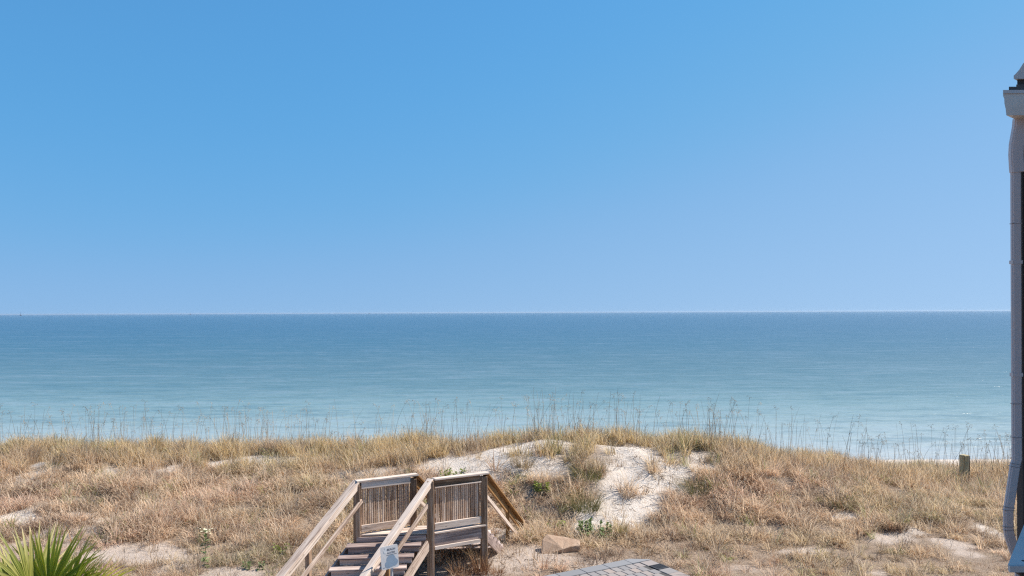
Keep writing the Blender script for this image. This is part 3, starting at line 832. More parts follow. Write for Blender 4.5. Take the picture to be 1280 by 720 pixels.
# ------------------------------------------------------------------ sandstone block
def make_rock():
    x, y, z = ground_at(699, 690)
    k = NT('sandstone')
    tc = k.n('ShaderNodeTexCoord'); P = tc.outputs['Object']
    a = k.noise(P, 5, 5, 0.65); b = k.noise(P, 40, 3, 0.7)
    f = k.math('ADD', k.math('MULTIPLY', a, 0.6), k.math('MULTIPLY', b, 0.4))
    c = k.ramp(f, [(0.3, (0.26, 0.165, 0.11)), (0.5, (0.40, 0.275, 0.19)), (0.7, (0.50, 0.37, 0.27))]).outputs[0]
    k.principled(c, 0.9, k.bump(f, 0.6, 0.02), 0.15)
    # wedge-like broken slab: silhouette left edge steep, top slopes down to the right
    top = [(-0.42, -0.24, -0.04), (-0.41, 0.06, 0.27), (-0.30, 0.20, 0.36), (0.08, 0.24, 0.29), (0.46, 0.20, 0.22), (0.47, 0.03, 0.13), (0.24, -0.05, 0.14), (0.06, -0.16, 0.12)]
    bot = [(-0.34, -0.12, -0.15), (-0.42, 0.10, -0.15), (-0.28, 0.26, -0.15), (0.10, 0.30, -0.15), (0.44, 0.26, -0.15), (0.44, 0.08, -0.15), (0.22, 0.04, -0.15), (0.05, -0.06, -0.15)]
    bm = bmesh.new()
    tv = [bm.verts.new(p) for p in top]; bv = [bm.verts.new(p) for p in bot]
    bm.faces.new(tv[::-1]); bm.faces.new(bv)
    for i in range(8):
        j = (i + 1) % 8; bm.faces.new((tv[i], tv[j], bv[j], bv[i]))
    bmesh.ops.recalc_face_normals(bm, faces=bm.faces)
    bmesh.ops.bevel(bm, geom=list(bm.edges), offset=0.012, segments=1, affect='EDGES')
    bmesh.ops.triangulate(bm, faces=bm.faces)
    bmesh.ops.subdivide_edges(bm, edges=bm.edges, cuts=3)
    from mathutils import noise as mn
    for v in bm.verts:
        v.co += Vector((mn.noise(v.co * 7), mn.noise(v.co * 7 + Vector((9, 0, 0))), mn.noise(v.co * 7 + Vector((0, 9, 0))))) * 0.013
    me = bpy.data.meshes.new('sandstone_block'); bm.to_mesh(me); bm.free(); me.materials.append(k.m)
    o = obj('sandstone_block', me, None, (x, y, z))
    tag(o, 'tan sandstone block lying on the sand between stairs and patio', 'rock')
make_rock()

# ------------------------------------------------------------------ paved patio corner
def make_patio():
    base = paint('joint_sand', (0.10, 0.095, 0.09), 0.95, 0.3, 0.1, 30)
    def cobble(name, stops):
        k = NT(name)
        tc = k.n('ShaderNodeTexCoord'); oi = k.n('ShaderNodeObjectInfo')
        n1 = k.noise(tc.outputs['Object'], 60, 3, 0.7); n2 = k.noise(tc.outputs['Object'], 7, 3, 0.6)
        f = k.math('ADD', k.math('MULTIPLY', oi.outputs['Random'], 0.62), k.math('ADD', k.math('MULTIPLY', n1, 0.2), k.math('MULTIPLY', n2, 0.2)))
        c = k.ramp(f, stops).outputs[0]
        k.principled(c, 0.85, k.bump(n1, 0.4, 0.004), 0.25)
        return k.m
    pv = cobble('paver_concrete', [(0.15, (0.21, 0.205, 0.205)), (0.4, (0.28, 0.255, 0.24)), (0.62, (0.33, 0.27, 0.235)), (0.85, (0.25, 0.245, 0.245))])
    bd = cobble('border_concrete', [(0.15, (0.20, 0.20, 0.205)), (0.85, (0.25, 0.25, 0.255))])
    ZT = 2.585
    ang = math.atan2(PE1[1], PE1[0])
    def at(a, b, z): 
        p = PATIO_C - PE1 * a + PE2 * b
        return Vector((p[0], p[1], z))
    A, Bm = 6.0, 4.5
    q = [at(-0.02, 0.28, 0), at(-0.02, Bm, 0), at(A, Bm, 0), at(A, 0.004, 0), at(0.36, 0.004, 0)]
    poly = [(p.x, p.y) for p in q]
    root = prism('patio', poly, 2.30, ZT - 0.014, 'z', base)
    tag(root, 'grey paved patio corner with concrete border', None, None, 'structure')
    def piece(name, me, a, b, z, rz=0.0):
        o = obj(name, me, root)
        o.location = at(a, b, z); o.rotation_euler = (random.uniform(-.006, .006), random.uniform(-.006, .006), ang + rz)
        return o
    # border stones along the far edge, corner stone cut off
    bl = box_mesh('border_stone', 0.592, 0.29, 0.06, bd, 0.006)
    for i in range(9):
        piece('border_stone', bl, 0.48 + 0.30 + 0.6 * i, 0.145, ZT - 0.024)
    cs = [(-0.03, 0.262), (0.345, -0.0), (0.475, -0.0), (0.475, 0.29), (-0.03, 0.29)]
    pc = [at(a, b, 0) for a, b in cs]
    prism('border_stone', [(p.x, p.y) for p in pc], ZT - 0.05, ZT + 0.006, 'z', bd, root)
    # side row
    sm = box_mesh('side_paver', 0.312, 0.29, 0.06, pv, 0.006)
    for i in range(11):
        if i == 1: continue
        piece('paver', sm, 0.135, 0.30 + 0.15 + 0.30 * i, ZT - 0.028)
    # field
    fm = box_mesh('paver', 0.184, 0.232, 0.06, pv, 0.007)
    for j in range(10):
        for i in range(22):
            a = 0.31 + 0.1 + 0.2 * i + (0.1 if j % 2 else 0.0); b = 0.305 + 0.125 + 0.25 * j
            o = piece('paver', fm, a, b, ZT - 0.03 + random.uniform(-0.002, 0.002))
    # drain grate let into the side row
    gm = paint('cast_iron', (0.045, 0.045, 0.05), 0.6, 0.4, 0.4, 40)
    gr = empty('drain_grate', at(0.135, 0.75, ZT - 0.014), ang)
    tag(gr, 'dark square drain grate set in the edge of the patio', 'grate')
    for s in (-1, 1):
        obj('grate_frame', box_mesh('grate_frame', 0.30, 0.03, 0.022, gm), gr, (0, s * 0.13, 0.011))
        obj('grate_frame', box_mesh('grate_frame', 0.03, 0.23, 0.022, gm), gr, (s * 0.135, 0, 0.011))
    bar = box_mesh('grate_bar', 0.24, 0.016, 0.018, gm)
    for i in range(7):
        obj('grate_bar', bar, gr, (0, -0.096 + 0.032 * i, 0.009))
make_patio()

# ------------------------------------------------------------------ old piling on the crest
def make_piling():
    x, y = 14.45, 25.6
    z = H(x, y)
    k_top = 8 - (568.5 - 390.5 + 0.004 * 565) / 1000 * y
    root = empty('wooden_piling', (x, y, z - 0.2)); tag(root, 'short weathered wooden piling standing alone in the grass on the crest', 'post')
    h = k_top - z + 0.2
    m = wood('old_piling', [(0.28, (0.28, 0.22, 0.12)), (0.5, (0.58, 0.475, 0.28)), (0.72, (0.72, 0.61, 0.40))], 0.2)
    o = beam('post', (0, 0, 0), (0, 0, h), 0.215, 0.215, m, root, bevel=0.02, roll=-0.35)
    beam('side_plank', (0.135, -0.035, 0), (0.135, -0.035, h - 0.03), 0.045, 0.07, wood('dark_plank', [(0.28, (0.04, 0.03, 0.022)), (0.72, (0.13, 0.10, 0.07))]), root, roll=0.35)
make_piling()

# ------------------------------------------------------------------ fan palm at lower left
M_PALM = leaf_mat('palm_leaf', (0.18, 0.245, 0.010), (0.48, 0.48, 0.035), ((0.72, 0.54, 0.20), 4.0), 0.5, 0.35, 0.45)
M_PALM_DRY = leaf_mat('palm_leaf_bleached', (0.20, 0.27, 0.03), (0.48, 0.46, 0.10), ((0.88, 0.70, 0.44), 2.0), 0.5, 0.3, 0.5)
M_PALM_BARK = wood('palm_bark', [(0.28, (0.09, 0.07, 0.05)), (0.72, (0.28, 0.22, 0.16))])

def fan_frond(root, base, az, elev, L, span, rng, mat, npet=0.55, nseg=34):
    """petiole plus pleated fan of separate leaf segments; local frame: d = frond direction"""
    d = Vector((math.cos(az) * math.cos(elev), math.sin(az) * math.cos(elev), math.sin(elev)))
    side = Vector((-math.sin(az), math.cos(az), 0))
    nrm = side.cross(d) * -1
    if nrm.z < 0: nrm = -nrm
    hub = Vector(base) + d * npet
    V, F, A = [], [], []
    def seg(a, ln, w, rnd):
        o = len(V)
        v = d * math.cos(a) + side * math.sin(a)
        q = (side * math.cos(a) - d * math.sin(a))
        ns = 8
        droop = rng.uniform(0.0, 0.28) ** 1.3
        tw = rng.normal(0, 0.05)
        for s in range(ns + 1):
            t = s / ns
            c = hub + v * (ln * t) + nrm * (0.10 * ln * t * (1 - t)) + Vector((0, 0, -droop * ln * t ** 3)) + q * (tw * ln * t * t)
            hw = w * (0.25 + 2.2 * t if t < 0.34 else 1.0 * (1 - ((t - 0.34) / 0.66) ** 1.7) + 0.02)
            hw = min(hw, w)
            lift = nrm * (hw * 0.45)
            for p in (c - q * hw + lift, c, c + q * hw + lift):
                V.append(tuple(p)); A.append((t, rnd, 0, 1))
        for s in range(ns):
            b = o + s * 3
            F.append((b, b + 1, b + 4, b + 3)); F.append((b + 1, b + 2, b + 5, b + 4))
    for i in range(nseg):
        a = (i / (nseg - 1) - 0.5) * span + rng.normal(0, 0.02)
        seg(a, L * (1.0 - 0.22 * abs(a / (span / 2)) ** 2) * rng.uniform(0.86, 1.05), L * 0.0215 * rng.uniform(0.8, 1.2), rng.random())
    me = mesh_np('fan', np.array(V), F, {'bl': ('FLOAT_COLOR', np.array(A))}, True, mat)
    fr = obj('frond', me, root)
    st = beam('petiole', Vector(base), hub + d * 0.04, 0.022, 0.016, M_PETIOLE, fr)
    return fr
M_PETIOLE = paint('palm_petiole', (0.14, 0.17, 0.04), 0.5, 0.3)

def make_palm():
    rng = np.random.default_rng(9)
    x, y = -4.72, 8.0
    gz = H(x, y)
    root = empty('fan_palm', (x, y, gz)); tag(root, 'green fan palm with bleached leaf tips in the lower left corner', 'palm')
    top = 4.72 - gz
    # tapered trunk
    V, F = [], []; n = 12; m = 14
    for j in range(m + 1):
        t = j / m; r = 0.17 - 0.03 * t + 0.012 * (j % 2)
        for i in range(n):
            a = 2 * math.pi * i / n; V.append((r * math.cos(a), r * math.sin(a), -0.2 + (top + 0.2) * t))
    for j in range(m):
        for i in range(n):
            k = (i + 1) % n; F.append((j * n + i, j * n + k, (j + 1) * n + k, (j + 1) * n + i))
    F.append(tuple(range(m * n, m * n + n)))
    obj('trunk', mesh_np('trunk', V, F, None, True, M_PALM_BARK), root)
    c = Vector((0, 0, top))
    spec = [  # azimuth deg, elevation deg, length, petiole, dry
        (0, 60, 0.78, 0.38, 0), (-35, 48, 0.72, 0.36, 0), (40, 66, 0.80, 0.42, 0), (150, 74, 0.85, 0.50, 1), (185, 62, 0.86, 0.52, 1), (200, 48, 0.8, 0.45, 0),
        (95, 78, 0.80, 0.46, 0), (-80, 50, 0.75, 0.35, 0), (240, 45, 0.78, 0.4, 0), (290, 30, 0.7, 0.4, 0), (15, 30, 0.72, 0.40, 0), (60, 35, 0.74, 0.4, 0), (120, 40, 0.75, 0.4, 0), (165, 30, 0.7, 0.4, 0), (330, 15, 0.7, 0.4, 0), (225, 15, 0.7, 0.4, 0)]
    for az, el, L, pt, dry in spec:
        fan_frond(root, c + Vector((0.06 * math.cos(R(az)), 0.06 * math.sin(R(az)), 0)), R(az), R(el), L * 0.93, R(rng.uniform(130, 175)), rng, M_PALM_DRY if dry else M_PALM, pt)
make_palm()

# ------------------------------------------------------------------ leafy weeds
M_WEED = leaf_mat('weed_leaf', (0.14, 0.20, 0.075), (0.32, 0.38, 0.16), None, 0.3)
M_WEED_LIGHT = leaf_mat('bright_weed_leaf', (0.17, 0.24, 0.035), (0.32, 0.36, 0.07), None, 0.35)
M_STEM = paint('weed_stem', (0.16, 0.19, 0.07), 0.7, 0.3)
M_FLOWER = paint('flower_cream', (0.80, 0.74, 0.50), 0.7, 0.2)
def weed(name, label, cat, px, py, stems, hgt, spread, leaf, mat, flowers=0, seed=1, whorl=0.5, off=(0, 0)):
    rng = np.random.default_rng(seed)
    x, y, z = ground_at(px, py)
    root = empty(name, (x, y, z)); tag(root, label, cat)
    V, F, A = [], [], []; FV, FF = [], []
    def leaf_quad(p, d, ln, w, rnd):
        o = len(V)
        d = Vector(d).normalized(); s = d.cross(Vector((0, 0, 1)))
        if s.length < 0.1: s = Vector((1, 0, 0))
        s.normalize(); n = s.cross(d)
        for t, hw in ((0, 0.15), (0.35, 1.0), (0.7, 0.75), (1.0, 0.05)):
            c = p + d * ln * t - Vector((0, 0, 1)) * (0.25 * ln * t * t)
            for e in (-1, 0, 1):
                V.append(tuple(c + s * (w * hw * e) + n * (abs(e) * w * hw * 0.3))); A.append((t, rnd, 0, 1))
        for k in range(3):
            b = o + k * 3
            F.append((b, b + 1, b + 4, b + 3)); F.append((b + 1, b + 2, b + 5, b + 4))
    for i in range(stems):
        a = rng.uniform(0, 6.28); rr = spread * math.sqrt(rng.random())
        p = Vector((rr * math.cos(a), rr * math.sin(a), -0.03)); hh = hgt * rng.uniform(0.65, 1.0)
        lean = Vector((math.cos(a) * 0.18, math.sin(a) * 0.18, 1)).normalized() if stems > 1 else Vector((0.03, 0, 1)).normalized()
        tip = p + lean * hh
        SV, SF = [], []; V.clear(); F.clear(); A.clear(); o = 0
        for q, r_ in ((p, 0.008), (tip, 0.004)):
            for e in range(4): SV.append((q.x + r_ * math.cos(e * 1.571), q.y + r_ * math.sin(e * 1.571), q.z))
        for e in range(4): SF.append((o + e, o + (e + 1) % 4, o + 4 + (e + 1) % 4, o + 4 + e))
        nl = int(hh / 0.035)
        for k in range(nl):
            t = (k + 0.3) / nl
            if rng.random() > (1 - whorl * (t if flowers else (1 - t))): continue
            for q in range(2 if t < 0.8 else 4):
                az = rng.uniform(0, 6.28); el = rng.uniform(0.0, 0.7) + (0.5 if t > 0.8 else 0)
                leaf_quad(p.lerp(tip, t), (math.cos(az) * math.cos(el), math.sin(az) * math.cos(el), math.sin(el)), leaf * rng.uniform(0.7, 1.2) * (1.1 - 0.4 * t), leaf * 0.21, rng.random())
        st = obj('stem', mesh_np('stem', SV, SF, None, False, M_STEM), root)
        if V: tag(obj('foliage', mesh_np('foliage', list(V), list(F), {'bl': ('FLOAT_COLOR', np.array(A))}, False, mat), st), kind='stuff')
        if flowers:
            for k in range(flowers):
                c = tip + Vector((rng.normal(0, 0.05), rng.normal(0, 0.05), rng.normal(0, 0.022)))
                o = len(FV); s = rng.uniform(0.016, 0.028)
                FV.append(tuple(c))
                for e in range(6): FV.append((c.x + s * math.cos(e * 1.047), c.y + s * math.sin(e * 1.047), c.z + s * 0.6))
                FV.append((c.x, c.y, c.z + s * 0.9))
                for e in range(6): FF.append((o, o + 1 + e, o + 1 + (e + 1) % 6)); FF.append((o + 7, o + 1 + e, o + 1 + (e + 1) % 6))
    if flowers: tag(obj('flower_head', mesh_np('flower_head', FV, FF, None, False, M_FLOWER), root), kind='stuff')
weed('flowering_weed', 'single tall weed with cream flower head left of the stairs', 'plant', 254, 708, 1, 0.80, 0.02, 0.16, M_WEED, 22, 4, 0.55)
weed('leafy_weed', 'clump of dark green leafy weeds at the foot of the bare sand slope', 'plant', 742, 674, 17, 0.46, 0.42, 0.14, M_WEED, 0, 5, 0.1)
weed('leafy_weed', 'bright yellow green weed clump on the sand behind the landing', 'plant', 566, 596, 14, 0.24, 0.38, 0.12, M_WEED_LIGHT, 0, 6, 0.2)
weed('leafy_weed', 'pale green weed clump above the far stair rail', 'plant', 682, 612, 12, 0.26, 0.36, 0.12, M_WEED_LIGHT, 0, 7, 0.2)
weed('leafy_weed', 'green weed clump touching the low end of the far rail', 'plant', 694, 664, 10, 0.34, 0.28, 0.12, M_WEED_LIGHT, 0, 8, 0.2)
weed('leafy_weed', 'low bright weed at the left edge of the front stair rail', 'plant', 352, 690, 9, 0.20, 0.25, 0.10, M_WEED_LIGHT, 0, 9, 0.2)
weed('leafy_weed', 'low dark green weed on the ground just left of the stair foot', 'plant', 316, 712, 9, 0.20, 0.26, 0.09, M_WEED, 0, 10, 0.2)

# ------------------------------------------------------------------ single tussocks that stand out
def tussock(label, px, py, n, rad, h, c0, c1, seed, lean=0.35, curl=0.9, tip=((0.50, 0.38, 0.22), 2.0), width=0.009):
    r = np.random.default_rng(seed)
    x, y, z = ground_at(px, py)
    v, f, a = merge([blades(n, r, rad, h * 0.5, h, lean, curl, width, 5), blades(n // 2, r, rad * 1.25, h * 0.2, h * 0.55, 0.7, 0.7, width * 1.2, 3)])
    m = leaf_mat('tussock_blades', c0, c1, tip, 0.3, 0.1, 0.8)
    o = obj('grass_tussock', mesh_np('grass_tussock', v, f, {'bl': ('FLOAT_COLOR', a)}, False, m), None, (x, y, z))
    tag(o, label, 'grass tussock', 'grass tussocks standing out on the dune')
DKO = ((0.075, 0.085, 0.03), (0.22, 0.21, 0.085)); RUST = ((0.20, 0.095, 0.05), (0.36, 0.20, 0.12)); DKB = ((0.07, 0.045, 0.04), (0.20, 0.135, 0.11)); OLV = ((0.14, 0.15, 0.045), (0.32, 0.28, 0.11))
tussock('big dark olive tussock in the middle of the bare sand', 728, 636, 300, 0.42, 0.80, *DKO, 31)
tussock('olive tussock hanging down the upper middle of the sand face', 733, 598, 240, 0.40, 0.75, *OLV, 32)
tussock('brown tussock on the upper left of the sand face', 652, 582, 150, 0.34, 0.55, (0.16, 0.12, 0.07), (0.34, 0.27, 0.16), 33)
tussock('small brown tuft low on the bright sand slope', 784, 622, 55, 0.16, 0.38, (0.20, 0.13, 0.09), (0.40, 0.30, 0.20), 34)
tussock('small brown tuft near the top of the bright sand slope', 770, 582, 50, 0.18, 0.36, (0.20, 0.13, 0.09), (0.42, 0.30, 0.20), 51, 0.6)
tussock('thin straw tuft on the right half of the bright sand slope', 822, 598, 34, 0.14, 0.42, (0.26, 0.19, 0.11), (0.46, 0.35, 0.22), 52)
tussock('dark tussock at the right edge of the bare sand', 868, 616, 240, 0.40, 0.70, *DKO, 35)
tussock('rusty tussock in front of the rear landing post', 600, 717, 170, 0.17, 0.78, *RUST, 36, 0.22, 0.6)
tussock('rusty tussock under the landing beside the front post', 573, 719, 150, 0.24, 0.58, *RUST, 37, 0.35)
tussock('small rusty tuft on sand in front of the landing', 622, 718, 90, 0.14, 0.30, *RUST, 38)
tussock('dark and rusty tussock beside the left stair rail', 356, 680, 260, 0.36, 0.50, (0.10, 0.06, 0.045), (0.34, 0.20, 0.12), 39, 0.7, 1.0)
tussock('larger dark purplish clump in the left dune grass right of the palm', 116, 632, 260, 0.42, 0.50, *DKB, 40, 0.6, 1.0)
tussock('dark purplish clump just above the palm leaves', 72, 650, 140, 0.26, 0.42, *DKB, 41, 0.4, 0.8)
tussock('yellow green tuft beside the leafy weeds on the slope foot', 777, 672, 70, 0.10, 0.50, (0.16, 0.17, 0.03), (0.34, 0.31, 0.08), 42, 0.15, 0.4)
tussock('dark olive clump in the right dune grass by the small sand hollow', 1050, 632, 240, 0.40, 0.45, (0.08, 0.07, 0.03), (0.25, 0.21, 0.09), 43, 0.6, 1.0)
tussock('dark brown clump above the right hand sand patch', 1115, 660, 200, 0.34, 0.45, *DKB, 44, 0.55, 1.0)
tussock('dark clump in the middle of the right dune grass', 1008, 672, 160, 0.28, 0.42, (0.09, 0.075, 0.05), (0.24, 0.19, 0.13), 45, 0.5)
tussock('dark clump of twiggy grass at the patio border', 744, 702, 120, 0.26, 0.30, *DKB, 46, 0.6)
tussock('low rusty clump at the patio corner', 806, 692, 110, 0.22, 0.26, (0.22, 0.12, 0.06), (0.40, 0.26, 0.14), 47, 0.6)

# ------------------------------------------------------------------ creeping runners and twigs on the open sand
def make_runners():
    r = np.random.default_rng(77)
    V, F, A = [], [], []
    def tube(pts, w, rnd):
        o = len(V); n = len(pts)
        for i, p in enumerate(pts):
            for a in (0.5, 2.6, 4.7): V.append((p[0] + w * math.cos(a), p[1], p[2] + w * math.sin(a))); A.append((i / (n - 1), rnd, 0, 1))
        for i in range(n - 1):
            for k in range(3): F.append((o + i * 3 + k, o + i * 3 + (k + 1) % 3, o + i * 3 + 3 + (k + 1) % 3, o + i * 3 + 3 + k))
    cnt = 0
    while cnt < 150:
        px, py = r.uniform(540, 900), r.uniform(556, 670)
        if cnt > 110: px, py = r.uniform(540, 760), r.uniform(668, 718)
        x, y, z = ground_at(px, py)
        if bare(np.array([x]), np.array([y]))[0] < 0.45 or bool(blocked(np.array([x]), np.array([y]))[0]): 
            if r.random() < 0.9: continue
        cnt += 1
        L = r.uniform(0.15, 0.9) if r.random() < 0.5 else r.uniform(0.08, 0.25)
        az = r.normal(-0.9, 0.55) if r.random() < 0.6 else r.uniform(0, 6.28)
        pts = []; n = 7; cx, cy = x, y
        for s in range(n):
            pts.append((cx, cy, H(cx, cy) + 0.012 + (0.05 * math.sin(s / (n - 1) * math.pi) if r.random() < 0.3 else 0)))
            az += r.normal(0, 0.22); cx += L / n * math.cos(az); cy += L / n * math.sin(az)
        tube(pts, r.uniform(0.003, 0.008), r.random())
    m = leaf_mat('dry_runner', (0.17, 0.115, 0.08), (0.40, 0.29, 0.20), None, 0.0, 0.1, 0.9)
    tag(obj('dry_runners', mesh_np('dry_runners', V, F, {'bl': ('FLOAT_COLOR', np.array(A))}, False, m)), 'dry brown runners and twigs strewn over the bare sand', 'twigs', None, 'stuff')
make_runners()

# ------------------------------------------------------------------ house corner with gutter and downspout
def sweep_rect(name, path, w, d, mat, parent, w2=None):
    """rectangular tube (w along X, d along Y) following a mostly vertical path, mitred at the bends"""
    V, F = [], []
    for i, p in enumerate(path):
        p = Vector(p)
        a = Vector(path[max(i - 1, 0)]); b = Vector(path[min(i + 1, len(path) - 1)])
        t = (b - a).normalized()
        # horizontal slice sheared to the bisector plane
        for sx, sy in ((-1, -1), (1, -1), (1, 1), (-1, 1)):
            off = Vector((sx * w / 2, sy * d / 2, 0))
            dz = -(off.x * t.x + off.y * t.y) / t.z * 0.85 if abs(t.z) > 0.2 else 0
            V.append(tuple(p + off + Vector((0, 0, dz))))
    n = len(path)
    for i in range(n - 1):
        for k in range(4):
            F.append((i * 4 + k, i * 4 + (k + 1) % 4, (i + 1) * 4 + (k + 1) % 4, (i + 1) * 4 + k))
    F.append((0, 1, 2, 3)); F.append(tuple(range((n - 1) * 4, n * 4)))
    me = mesh_np(name, V, F, None, False, mat)
    bm = bmesh.new(); bm.from_mesh(me); bmesh.ops.recalc_face_normals(bm, faces=bm.faces)
    bmesh.ops.bevel(bm, geom=[e for e in bm.edges if abs((e.verts[0].co - e.verts[1].co).normalized().z) > 0.5], offset=0.008, segments=2, affect='EDGES')
    bm.to_mesh(me); bm.free()
    return obj(name, me, parent)

def make_house():
    root = empty('beach_house', (5.5, 1.0, 2.3)); tag(root, 'corner of a grey house with gutter and downspout at the right edge', 'house')
    o0 = root.location
    gut = paint('gutter_paint', (0.74, 0.64, 0.55), 0.4, 0.08)
    dsp = paint('downspout_paint', (0.68, 0.58, 0.555), 0.4, 0.06)
    dark = paint('dark_trim_and_shade', (0.07, 0.055, 0.05), 0.7, 0.3)  # dark trim colour, also used to paint shade at recess and corner
    siding = paint('house_siding', (0.30, 0.28, 0.27), 0.7, 0.2)
    shing = paint('roof_shingle', (0.12, 0.105, 0.10), 0.9, 0.4, 0.2, 25)
    beige = paint('trim_beige', (0.62, 0.57, 0.54), 0.5, 0.15)
    bluep = paint('ledge_paint', (0.84, 0.76, 0.70), 0.55, 0.15)
    def loc(o): o.location = Vector(o.location) - o0; return o
    # wall as lapped boards over a core
    core = loc(prism('wall', [(3.215, 2.3), (8.0, 2.3), (8.0, 9.2), (3.215, 9.2)], -3.0, 4.97, 'y', siding, root))
    lap = box_mesh('siding_board', 0.02, 7.9, 0.17, siding, 0.003)
    for i in range(42):
        q = obj('siding_board', lap, core, (3.207, 0.98, 2.42 + 0.16 * i)); q.rotation_euler = (0, R(4), 0)
    loc(beam('corner_shade_board', (3.235, 5.04, 2.3), (3.235, 5.04, 9.17), 0.08, 0.07, dark, root, roll=0.0))  # dark strip painted for the shaded gap behind the downspout
    loc(prism('fascia', [(3.225, 9.205), (3.26, 9.205), (3.26, 9.37), (3.225, 9.37)], -3.0, 4.85, 'y', beige, root))
    # K-style gutter on the angled bay: its end, cut square to the front, faces the balcony
    gdir = Vector((0.75, 0.66, 0))
    def sheared(name, poly, y0, ln, mat, par):
        n = len(poly)
        vs_ = [(x, y0, z) for x, z in poly] + [(x + gdir.x * ln, y0 + gdir.y * ln, z) for x, z in poly]
        fs = [list(range(n)), list(range(n, 2 * n))[::-1]] + [[i, n + i, n + (i + 1) % n, (i + 1) % n] for i in range(n)]
        me = bpy.data.meshes.new(name); me.from_pydata(vs_, [], fs)
        bm = bmesh.new(); bm.from_mesh(me); bmesh.ops.recalc_face_normals(bm, faces=bm.faces); bm.to_mesh(me); bm.free()
        me.materials.append(mat)
        return obj(name, me, par)
    gx = -0.085
    pr = [(3.075, 9.320), (3.075, 9.303), (3.082, 9.285), (3.083, 9.255), (3.090, 9.225), (3.094, 9.186), (3.33, 9.186), (3.33, 9.320)]
    gu = loc(sheared('gutter', [(x + gx, z) for x, z in pr], 4.862, 2.2, gut, root))
    lip = sheared('gutter_lip', [(3.070 + gx, 9.318), (3.335 + gx, 9.318), (3.335 + gx, 9.338), (3.070 + gx, 9.338)], 4.855, 2.2, beige, gu)
    loc(sheared('bay_wall', [(3.28, 2.3), (6.0, 2.3), (6.0, 9.18), (3.28, 9.18)], 4.99, 2.4, siding, root))
    # roof: shingle edge, solid dark box painting the recess shade, boxed return above
    loc(prism('roof', [(3.27, 9.372), (3.27, 9.385), (6.8, 11.52), (6.8, 11.5)], -3.2, 4.93, 'y', shing, root))
    loc(sheared('shingle_course', [(3.03, 9.339), (3.03, 9.362), (3.075, 9.362), (3.075, 9.375), (5.0, 9.375), (5.0, 9.339)], 4.87, 1.5, shing, root))
    loc(sheared('recess_shade_box', [(3.10, 9.376), (3.10, 9.412), (5.0, 9.412), (5.0, 9.376)], 4.90, 1.2, dark, root))
    loc(sheared('roof_return', [(3.066, 9.413), (3.066, 9.432), (3.080, 9.445), (3.100, 9.468), (3.125, 9.508), (3.6, 9.86), (5.0, 9.86), (5.0, 9.413)], 4.88, 1.5, beige, root))
    # downspout
    yc = 4.98
    path = [(3.138, yc, 8.93), (3.138, yc, 8.55), (3.138, yc, 7.07), (3.127, yc, 7.035), (3.092, yc, 6.80), (3.084, yc, 6.755), (3.084, yc, 6.64), (3.092, yc, 6.595), (3.150, yc, 6.42), (3.155, yc, 6.36), (3.155, yc, 2.6)]
    # gutter outlet drop and the upper elbow
    loc(sweep_rect('outlet_elbow', [(3.166, yc - 0.004, 9.188), (3.162, yc - 0.004, 9.14), (3.142, yc - 0.004, 9.03), (3.139, yc - 0.003, 8.97), (3.143, yc - 0.002, 8.90), (3.146, yc - 0.002, 8.86)], 0.080, 0.042, dsp, root))
    ds = loc(sweep_rect('downspout', path, 0.058, 0.030, dsp, root))
    # crimped seams
    seam = paint('seam_dark', (0.36, 0.30, 0.29), 0.5, 0.2)
    for x, z, tilt in ((3.138, 8.54, 0), (3.138, 7.42, 0), (3.138, 7.21, 0), (3.130, 7.045, 8), (3.126, 7.027, 8), (3.088, 6.775, 8), (3.085, 6.757, 4), (3.084, 6.655, 0), (3.086, 6.635, -4)):
        sm_ = obj('seam', box_mesh('seam', 0.0605, 0.0325, 0.0035, seam), ds, (x, yc, z)); sm_.rotation_euler = (0, R(tilt), 0)
    for z in (8.30, 7.60):
        obj('strap', box_mesh('strap', 0.0625, 0.0345, 0.022, dsp), ds, (3.138, yc, z))
    # painted ledge board below
    lb = loc(prism('ledge_board', [(2.335, 3.775), (3.204, 3.775), (3.204, 4.905), (3.18, 4.905)], 6.775, 6.80, 'z', bluep, root))
    edge = prism('ledge_edge', [(2.333, 3.755), (3.204, 3.755), (3.204, 3.7745), (2.336, 3.7745)], 6.770, 6.799, 'z', beige, lb)
    for x, y in ((2.445, 3.83), (2.75, 3.83)):
        s = obj('nail_head', box_mesh('nail_head', 0.016, 0.016, 0.004, dark, 0.002), lb, (x, y, 6.801))
    loc(beam('ledge_bracket', (2.42, 3.83, 6.765), (3.19, 3.83, 6.25), 0.05, 0.05, dark, root))
make_house()

# ------------------------------------------------------------------ vessels on the horizon
def make_boat(px, d, h, label):
    x = (px - 640) / 1000 * d
    root = empty('distant_boat', (x, d, 0)); tag(root, label, 'boat', 'boats on the horizon')
    m = paint('boat_grey', (0.16, 0.19, 0.24), 0.6, 0.2)
    L = h * 0.55
    hull = [(-L * 0.5, 0), (L * 0.42, 0), (L * 0.55, h * 0.16), (-L * 0.52, h * 0.13)]
    prism('hull', hull, -L * 0.13, L * 0.13, 'y', m, root)
    prism('cabin', [(-L * 0.32, h * 0.13), (L * 0.12, h * 0.13), (L * 0.05, h * 0.42), (-L * 0.28, h * 0.42)], -L * 0.09, L * 0.09, 'y', m, root)
    beam('mast', (-L * 0.05, 0, h * 0.1), (-L * 0.05, 0, h), h * 0.05, h * 0.05, m, root)
make_boat(26, 4200, 19, 'tiny boat on the horizon nearest the left edge')
make_boat(238, 5200, 17, 'tiny boat on the horizon second from the left edge')
make_boat(461.5, 6500, 17, 'faint tiny boat on the horizon, third from the left edge')

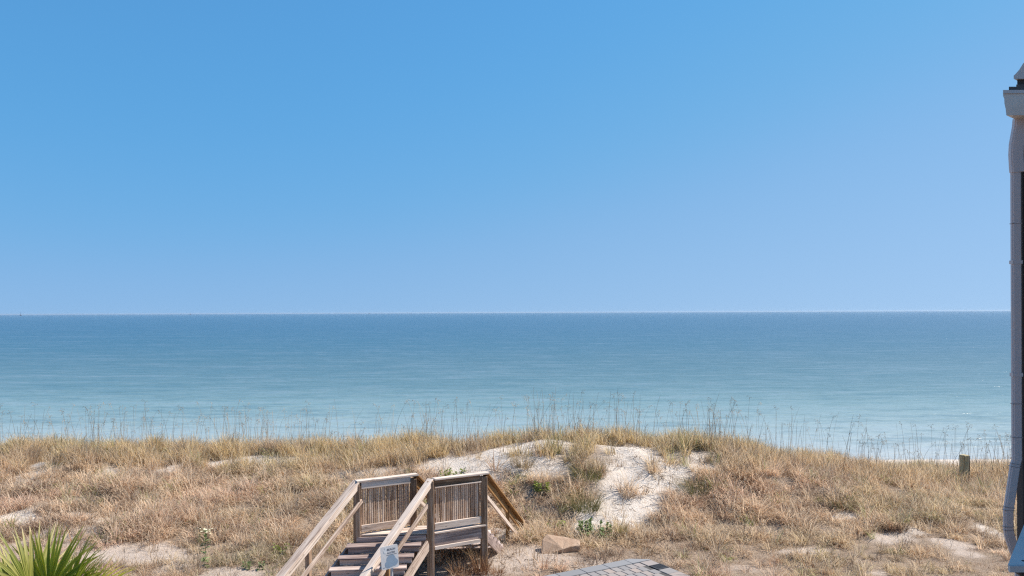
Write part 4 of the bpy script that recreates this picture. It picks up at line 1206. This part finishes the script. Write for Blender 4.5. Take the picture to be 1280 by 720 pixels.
# ------------------------------------------------------------------ sea air: far water and boats fade towards the sky
def make_haze():
    k = NT('sea_air')
    pv = k.n('ShaderNodeVolumePrincipled')
    pv.inputs['Color'].default_value = (0.62, 0.78, 0.95, 1)
    pv.inputs['Density'].default_value = 0.00007
    pv.inputs['Anisotropy'].default_value = 0.2
    k.l(pv.outputs[0], k.out.inputs['Volume'])
    me = box_mesh('haze', 84000, 32400, 17.0, k.m)
    o = obj('haze', me, None, (0, 32400 / 2 - 200, 17.0 / 2 - 4.7))
    tag(o, 'thin blue sea air over the water', None, None, 'stuff')
make_haze()
